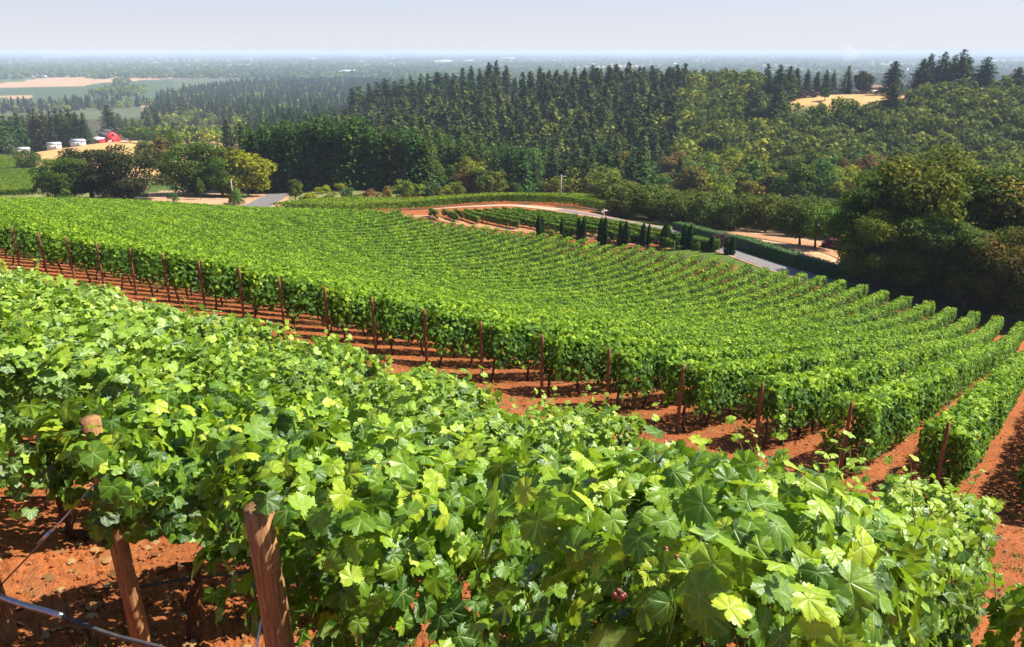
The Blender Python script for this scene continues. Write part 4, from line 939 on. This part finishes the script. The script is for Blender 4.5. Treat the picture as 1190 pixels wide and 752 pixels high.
# tree belts of the plain
PL=[conifer(300,20,5,whorl=3.4,nb=5,ns=1,leaf=4.2),broad(301,14,13,7,6,4.2,low=0,clump=.3),broad(302,14,15,8,6,4.4,low=0,clump=.3)]
far=[]
yy=1500.
while yy<20000:
    nb_=wob(int(yy)); W=yy*.80; step=11+yy*.0022; th=-.15 if yy<2600 else (-.32 if yy<4200 else -.30)
    if yy<2300: x_lo=-.15*yy
    else: x_lo=-W
    for x in np.arange(x_lo,W,step):
        if nb_(x/420,0)<th+.25: continue
        for q in range(2):
            Y=yy+rng.uniform(-1,1)*yy*.012; X=x+rng.uniform(-.5,.5)*step
            pxx=CXP+FPX*X/(Y*CP+91*SP)
            if yy<2700 and pxx<330 : continue
            far.append((rng.integers(0,3),X,Y,-91,rng.uniform(.75,1.35)*(1+yy/30000),1.25,rng.uniform(0,6.28)))
    yy*=1.036
for px0,px1,yp in [(-20,222,84),(20,190,79),(220,260,86),(425,600,84),(0,60,78),(165,200,88.5),(100,130,91),(236,262,82)]:
    for px in np.arange(px0,px1,1.1):
        a,b=hit(px,yp+rng.uniform(-1.2,1.2)); far.append((rng.integers(0,3),a,b,-91,rng.uniform(.8,1.4),1.1,rng.uniform(0,6.28)))
merged("plain_woods",M['broad'],PL,far,"blue-hazed belts of trees crossing the plain","forest")
print("plain",len(far))

# --- cypresses, hedges
def cypress_data(seed,h,r,mat):
    r_=np.random.default_rng(seed); t=MB(); t.tube([(0,0,-.4),(0,0,.3),(0,0,h*.8)],[.07,.06,.01],7)
    n=int(2600*(h/3.2)*(r/.5)); z=r_.uniform(0,1,n)**.9; a=r_.uniform(0,6.283,n); w2=wob(seed)
    rad=r*np.minimum(1,(z+.03)*7)**.5*np.clip(1-z**5,0.05,1)*(1+.15*w2(a*1.5,z*2))*r_.uniform(.78,1.04,n)
    pos=np.c_[rad*np.cos(a),rad*np.sin(a),z*h]; nrm=np.c_[np.cos(a),np.sin(a),.25+0*a]+jit(n,.4)
    V,T,A=scatter(TD[0],pos,nrm,np.array([0,0,1.])+jit(n,.35),r_.uniform(.07,.13,n))
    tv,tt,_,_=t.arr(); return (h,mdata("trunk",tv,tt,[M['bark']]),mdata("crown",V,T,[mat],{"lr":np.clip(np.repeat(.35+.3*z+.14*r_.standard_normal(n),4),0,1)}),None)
CY=[(626,104,250.5,272.8,.42,"narrow dark cypress, leftmost of the line along the vineyard edge"),(630,104.5,251.5,272.8,.36,"narrow dark cypress touching the leftmost one of the line"),
 (653,103,254,276,.34,"thinnest dark cypress, standing alone second in the line"),(672.5,102,252.5,279,.38,"dark cypress with a split top, left half of the third clump"),(678,102,252,279,.38,"dark cypress with a split top, right half of the third clump"),
 (698,101,253,281.5,.42,"dark cypress on the left of the fourth clump"),(703,101,252,282,.36,"taller dark cypress on the right of the fourth clump"),(720.5,100,258,284,.34,"shorter dark cypress on the left of the fifth clump"),(727,100,257,284.8,.42,"dark cypress on the right of the fifth clump"),
 (747,99,259,287,.44,"dark cypress on the left of the sixth clump"),(753.5,99.5,260,286,.26,"slim dark cypress leaning on the sixth clump"),(773,98,260,290.5,.72,"broadest dark cypress of the line with a rounded top"),
 (794,96.5,260.5,293.5,.40,"tall dark cypress right of the broadest one"),(801,96.5,261,294,.40,"tall dark cypress, right twin next to the broadest one"),(826,95,273.5,298,.42,"short dark cypress beside a light green shrub"),
 (844,94,276,301,.38,"dark cypress at the right end of the line, left twin"),(850.5,94,275,302,.38,"dark cypress at the right end of the line beside the paved road")]
for i,(px,Y,t,b,r,l) in enumerate(CY):
    x,y=at(px,Y,b-4); z=z1(x,y); h=slope(t)*Y-z; pr=cypress_data(500+i,h,r,M['cypress']); put("cypress",pr,x,y,h,l,"cypress","cypresses along the vineyard edge",rz=0)
def hedge(name,cl,h,wd,mat,label,seed):
    cl=np.array(cl,float); d=np.r_[0,np.cumsum(np.hypot(*np.diff(cl,axis=0).T))]; L=d[-1]; n=int(L*300)
    s=rng.uniform(0,L,n); hh=np.interp(s,d,h) if not np.isscalar(h) else np.full(n,h)
    x=np.interp(s,d,cl[:,0]); y=np.interp(s,d,cl[:,1]); tx=np.interp(s,d,np.gradient(cl[:,0],d)); ty=np.interp(s,d,np.gradient(cl[:,1],d)); nn=np.c_[-ty,tx,0*tx]; nn/=np.linalg.norm(nn,axis=1)[:,None]
    f=rng.choice(3,n,p=[.36,.36,.28]); v=rng.uniform(0,1,n); bl=wob(seed)(s*1.5,v)*.07
    lat=np.where(f==0,wd/2,np.where(f==1,-wd/2,rng.uniform(-.5,.5,n)*wd))*(1+bl)
    z=np.where(f==2,hh*(1+bl*.6),v*hh)
    x0,y0=cl[0]; z0=z1(x0,y0)
    pos=np.c_[x+nn[:,0]*lat-x0,y+nn[:,1]*lat-y0,zt(x,y)-z0+z]+jit(n,.035)
    nrm=np.where((f==2)[:,None],np.array([0,0,1.]),nn*np.where(f==0,1,-1)[:,None])+jit(n,.4)
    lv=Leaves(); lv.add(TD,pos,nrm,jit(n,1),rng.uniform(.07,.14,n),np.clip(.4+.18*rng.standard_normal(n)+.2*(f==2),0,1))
    # dense inside
    s2=np.arange(0,L,1.0); X=np.interp(s2,d,cl[:,0]); Y=np.interp(s2,d,cl[:,1]); m=MB()
    P=np.c_[X-x0,Y-y0,zt(X,Y)-z0]; H=np.interp(s2,d,h) if not np.isscalar(h) else np.full(len(s2),h)
    k=len(s2); tg=np.gradient(P[:,:2],axis=0); tg/=np.linalg.norm(tg,axis=1)[:,None]; nv=np.c_[-tg[:,1],tg[:,0]]*wd*.44
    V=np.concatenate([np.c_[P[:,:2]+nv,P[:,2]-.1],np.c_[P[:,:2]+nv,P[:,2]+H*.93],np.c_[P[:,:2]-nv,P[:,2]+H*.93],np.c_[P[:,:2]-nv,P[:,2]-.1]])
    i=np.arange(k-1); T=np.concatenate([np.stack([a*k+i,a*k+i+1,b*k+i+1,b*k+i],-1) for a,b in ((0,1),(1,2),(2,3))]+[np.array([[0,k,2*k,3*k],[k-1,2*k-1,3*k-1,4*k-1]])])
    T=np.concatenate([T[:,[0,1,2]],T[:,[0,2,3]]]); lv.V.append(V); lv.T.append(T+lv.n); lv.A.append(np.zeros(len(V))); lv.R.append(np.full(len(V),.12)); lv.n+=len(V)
    o=link(name,lv.data("leaves",[mat]),None,(x0,y0,z0)); tag(o,label,"hedge"); return o
hedge("clipped_hedge",[hit(a,b) for a,b in [(786,267),(820,278),(854,288.5),(880,297),(909,306),(945,317),(985,329)]],[1.3,1.5,1.8,1.8,1.8,1.8,1.8],1.6,M['hedge'],"long clipped green hedge running along the far side of the paved road",1)
hedge("low_hedge",[at(806,98,290),at(832,96,294)],1.4,1.8,M['lime'],"short light green hedge between the tall cypress pair and the short cypress",2)
hedge("low_hedge",[at(733,101.5,284),at(760,100.5,286)],1.1,1.2,M['hedge'],"low clipped green hedge between the sixth cypress clump and the one before it",3)
hedge("low_hedge",[at(779,99.5,288),at(792,98.5,290)],1.6,1.4,M['hedge'],"low green hedge just right of the broadest cypress",4)
for px,Y,h,mt,wd,l in [(835,100,2.0,'purple',.9,"purple-leaved shrub beside the paved road"),(810,96,1.0,'lime',.8,"small round green shrub in front of the light hedge"),(660,106,1.0,'hedge',1.3,"low green shrub between the second and third cypress"),(640,107,1.1,'lime',1.3,"low light shrub between the first and second cypress"),
   (985,96,2.2,'hedge',1.0,"dark green shrub at the foot of the big trees beside the drive"),(830,95.5,1.9,'lime',.5,"light green narrow shrub pressed against the short cypress"),(712,103,1.0,'hedge',1.2,"low dark shrub between the fourth and fifth cypress clumps")]:
    x,y=at(px,Y,290); put("shrub",pk(shr_w[mt]),x,y,h,l,"shrub",wide=wd)

# ------------------------------------------------------------------ built things
def pole(px,Y,ytop,label,arm=True,lean=0,py=240):
    x,y=at(px,Y,py); z=z1(x,y); h=slope(ytop)*Y-z; rt=empty("utility_pole",(x,y,z)); m=MB(); m.tube([(0,0,-.5),(0,0,h)],[.16,.11],10); m.build("pole",M['polewood'],rt,smooth=True)
    if arm:
        m=MB(); m.box((0,-.14,h-.35),(2.0,.12,.14)); m.build("crossarm",M['polewood'],rt)
        for q in (-.85,0.3,.85):
            m=MB(); m.tube([(q,-.14,h-.28),(q,-.14,h-.12)],[.05,.035],8); m.build("insulator",M['white'],rt)
    tag(rt,label,"utility pole"); return rt
pole(651.5,156,203,"pale utility pole with a short crossarm standing by the upper vine strip",py=238)
pole(272,170,209,"wooden utility pole on the bare red yard below the yellow-green tree",arm=False)
pole(341,222,186,"utility pole with crossarm in front of the dark fir plantation",py=215)
pole(334,226,190,"second utility pole close left of the one before the fir plantation",py=215)
pole(982,500,88,"thin pole on the ridge beside the tall dark fir",arm=False,py=105); pole(1112,455,95,"thin pole on the ridge before the group of tall firs",arm=False,py=110)
x,y=at(702,139,248); rt=empty("roadside_marker",(x,y,z1(x,y))); m=MB(); m.tube([(0,0,-.3),(0,0,1.35)],.07,8); m.build("post",M['white'],rt); m=MB(); m.box((0,-.09,1.0),(1.15,.07,.22)); m.box((-.25,-.09,.72),(.5,.06,.34)); m.build("board",M['white'],rt); tag(rt,"small white cross-shaped roadside sign at the orchard corner","sign")
# car
def car(x,y,rz,label):
    rt=empty("parked_car",(x,y,z1(x,y)+.02),rz); m=MB()
    prof=[(-2.1,.35),(-2.15,.62),(-1.95,.86),(-1.2,.92),(1.0,.95),(1.9,.85),(2.15,.62),(2.12,.35)]; m.prism(prof,-.86,.86); m.build("body",M['carpaint'],rt)
    m=MB(); m.prism([(-1.75,.9),(-1.15,1.36),(.35,1.40),(1.15,.93)],-.76,.76); m.build("windows",M['glass'],rt)
    m=MB(); m.prism([(-1.12,1.37),(-1.0,1.43),(.2,1.46),(.36,1.40)],-.74,.74); m.build("roof",M['carpaint'],rt)
    for sx in (-1.32,1.32):
        for sy in (-.84,.84):
            m=MB(); m.tube([(sx,sy-.1,.33),(sx,sy+.1,.33)],.33,18); w_=m.build("wheel",M['tyre'],rt); m=MB(); m.tube([(sx,sy-.115,.33),(sx,sy+.115,.33)],.19,12); m.build("rim",M['steel'],w_)
    for sy in (-.6,.6):
        m=MB(); m.box((-2.14,sy,.68),(.06,.32,.13)); m.build("headlight",M['white'],rt)
    tag(rt,label,"car")
x,y=at(972,106.5,292); car(x,y,-.38,"dark red car parked on the orchard drive, half hidden behind the dark trees")
# buildings
def house(px,Y,py,w_,d_,wall,roofh,wm,rm,label,rz=0,name="farmhouse",cat="house",porch=False,wins=3,yy=None):
    x,y=at(px,Y,py); rt=empty(name,(x,y,z1(x,y)),rz); m=MB(); m.box((0,0,wall/2-.3),(w_,d_,wall+.6)); 
    m.prism([(-w_/2+.02,wall),(w_/2-.02,wall),(0,wall+roofh-.1)] if w_<d_ else [(-w_/2+.02,wall-.02),(w_/2-.02,wall-.02),(w_/2-.02,wall+.02),(-w_/2+.02,wall+.02)],-d_/2+.02,d_/2-.02); m.build("wall",M[wm],rt)
    m=MB(); o_=.45
    # ridge along x
    V=[(-w_/2-o_,-d_/2-o_,wall),(w_/2+o_,-d_/2-o_,wall),(w_/2+o_,0,wall+roofh),(-w_/2-o_,0,wall+roofh),(-w_/2-o_,d_/2+o_,wall),(w_/2+o_,d_/2+o_,wall)]
    m.add(V,[[0,1,2],[0,2,3],[3,2,5],[3,5,4],[0,3,4],[1,5,2],[0,4,5],[0,5,1]]); m.build("roof",M[rm],rt)
    for q in range(wins):
        xx=-w_/2+w_*(q+.5)/wins; m=MB(); m.box((xx,-d_/2-.03,wall*.55),(min(1.3,w_/wins*.5),.08,wall*.42)); f=m.build("window",M['glass'],rt)
    m=MB(); m.box((w_*.18,-d_/2-.04,1.0),(1.0,.08,2.0)); m.build("door",M['darkroof' if wins else 'cream'],rt)
    tag(rt,label,cat); return rt
house(1013,505,102,13,9,3.0,2.6,'cream','brownroof',"cream house with brown roof on the ridge between the round tree and the lone fir",rz=.3)
house(1027,500,103,6,6,2.6,1.6,'white','brownroof',"small pale outbuilding tucked against the house on the ridge",rz=-.2,name="outbuilding",cat="shed",wins=1)
house(999,515,102,5,4,2.2,.8,'white','greyroof',"little white shed left of the house on the ridge",name="shed",cat="shed",wins=1)
house(1106,440,109,9,6,2.4,1.2,'cream','greyroof',"low grey-roofed shed under the tall ridge firs, left one",rz=.1,name="shed",cat="shed",wins=2)
house(1121,445,109,6,5,2.6,1.4,'white','greyroof',"pale shed under the tall ridge firs, right one",rz=-.3,name="shed",cat="shed",wins=1)
house(843,560,103,14,9,3.2,3,'cream','brownroof',"brown-roofed house peeping out at the right end of the wooded hill",rz=.2)
house(62,430,165,6,5,2.8,1.2,'white','greyroof',"white farm shed in front of the windbreak, the middle one",rz=.25,name="shed",cat="shed",wins=0)
house(90,440,163,6.5,5,2.6,1.4,'white','greyroof',"white farm shed in front of the windbreak, nearest the red barn",rz=.1,name="shed",cat="shed",wins=0)
house(24,400,168,6,5,2.4,1.2,'cream','greyroof',"cream farm shed half hidden by the windbreak at the left",rz=.2,name="shed",cat="shed",wins=2)
house(113,560,149,12,8,2.6,1.8,'white','greyroof',"low grey-roofed shed between windbreak and tall fir",rz=-.15,name="shed",cat="shed",wins=3)
house(153,580,148,14,8,2.6,2.0,'cream','greyroof',"low farmhouse with a grey-blue roof beyond the red barn",rz=.1)
# red gambrel barn
x,y=at(128,470,165); rt=empty("barn",(x,y,z1(x,y)),R(47)); W=4.0; m=MB(); g=[(-W,-.5),(W,-.5),(W,3.6),(W*.62,5.6),(0,6.9),(-W*.62,5.6),(-W,3.6)]; m.prism(g,-6,6); m.build("wall",M['red'],rt)
m=MB()
for a,b in (((W+.3,3.45),(W*.64,5.75)),((W*.64,5.75),(0,7.1)),((0,7.1),(-W*.64,5.75)),((-W*.64,5.75),(-W-.3,3.45))):
    m.prism([a,b,(b[0],b[1]+.16),(a[0],a[1]+.16)],-6.3,5.9)
m.build("roof",M['darkroof'],rt)
m=MB(); m.prism([(-W-.02,-.5),(-W-.02,3.0),(-W-4.5,1.9),(-W-4.5,-.5)],-5.5,5.5); l=m.build("lean_to",M['red'],rt)
m=MB(); m.prism([(-W-.05,3.12),(-W-.05,3.3),(-W-4.9,2.1),(-W-4.9,1.92)],-5.8,5.8); m.build("lean_to_roof",M['white'],l)
m=MB(); m.box((0,-6.04,1.5),(3.2,.08,3.2)); m.build("door",M['red'],rt); m=MB(); m.box((0,-6.05,4.6),(1.2,.08,1.1)); m.build("loft_window",M['glass'],rt)
tag(rt,"red barn with gambrel roof and pale-roofed lean-to on the golden field","barn")
# white fence by the barn
m0=hit(126,166.5); m1=hit(152,163.5); m0=np.array(m0); m1=np.array(m1); L=np.linalg.norm(m1-m0); rt=empty("paddock_fence",(m0[0],m0[1],z1(*m0)),math.atan2(m1[1]-m0[1],m1[0]-m0[0]))
for q in np.arange(0,L,3.0): mm=MB(); zq=z1(m0[0]+(m1-m0)[0]/L*q,m0[1]+(m1-m0)[1]/L*q)-z1(*m0); mm.box((q,0,zq+.6),(.14,.14,1.4)); mm.build("post",M['white'],rt)
ux=(m1-m0)/L
for hgt in (.55,1.05):
    qs=np.arange(0,L,1.5); zf=zt(m0[0]+ux[0]*qs,m0[1]+ux[1]*qs)-z1(*m0)
    mm=MB(); mm.tube(np.c_[qs,0*qs-.1,zf+hgt],.08,4); mm.build("rail",M['white'],rt)
tag(rt,"pale rail fence running right from the red barn","fence")
# pale buildings scattered over the plain
far_b=[(515,73,90,14),(544,72.5,70,12),(405,85,70,16),(398,85,40,12),(355,67,60,14),(362,69,50,12),(50,90,40,10),(790,74,60,12),(783,75.5,30,10),(1050,83,90,14),(700,67,80,14),(440,66,60,12),(250,66,50,12),(590,69,80,14),(190,69,60,14),(265,85,26,10),(420,80,30,10),(140,68,50,12),(640,66,60,12),(930,83,30,12),(1122,72,60,12),(480,76,30,10)]
for i,(px,py,w_,h_) in enumerate(far_b):
    a,b=hit(px,py); k=min(1.0,b/4200)
    w2=max(12,w_*b/4500); d2=w2*.4; hh=max(5,h_*.7*min(1.6,b/4000))
    rt=empty("farm_building",(a,b,-91),rng.uniform(-.15,.15)); m=MB(); m.box((0,0,hh/2),(w2,d2,hh)); m.build("wall",M['white'],rt)
    m=MB(); m.add([(-w2/2-1,-d2/2-1,hh+.05),(w2/2+1,-d2/2-1,hh+.05),(w2/2+1,0,hh*1.35),(-w2/2-1,0,hh*1.35),(-w2/2-1,d2/2+1,hh+.05),(w2/2+1,d2/2+1,hh+.05)],[[0,1,2],[0,2,3],[3,2,5],[3,5,4],[0,3,4],[1,5,2]]); m.build("roof",M['white'],rt)
    tag(rt,"long pale building far out on the hazy plain","building","pale buildings on the plain")
# smoke
def volmat(name,dens,col,aniso=0,noise=None):
    mt,t,N,L=nmat(name); v=N('ShaderNodeVolumePrincipled'); v.inputs['Color'].default_value=(*col,1); v.inputs['Density'].default_value=dens; v.inputs['Anisotropy'].default_value=aniso
    o=N('ShaderNodeOutputMaterial'); L(v.outputs[0],o.inputs['Volume']); return mt
a,b=hit(979,79)
th=np.linspace(0,1,10); m=MB(); m.tube(np.c_[a+60*th**1.5,b+0*th,-91+5+(190*b/5000)*th*.5],(14+34*th)*b/5000*(1+.25*np.sin(th*17)),14,rough=.12)
o=m.build("smoke",volmat("thin_smoke",.003,(.9,.92,.95)),smooth=True); tag(o,"thin plume of pale smoke rising from the hazy plain","smoke",kind="stuff")
# haze
HT=6.0; HB=-93.0; S=52000.0
m=MB(); m.box((0,0,(HT+HB)/2),(2*S,2*S,HT-HB)); o=m.build("haze",volmat("haze_air",HAZE,(.56,.66,.86),.0)); tag(o,"pale blue summer haze lying over the plain","haze",kind="stuff")
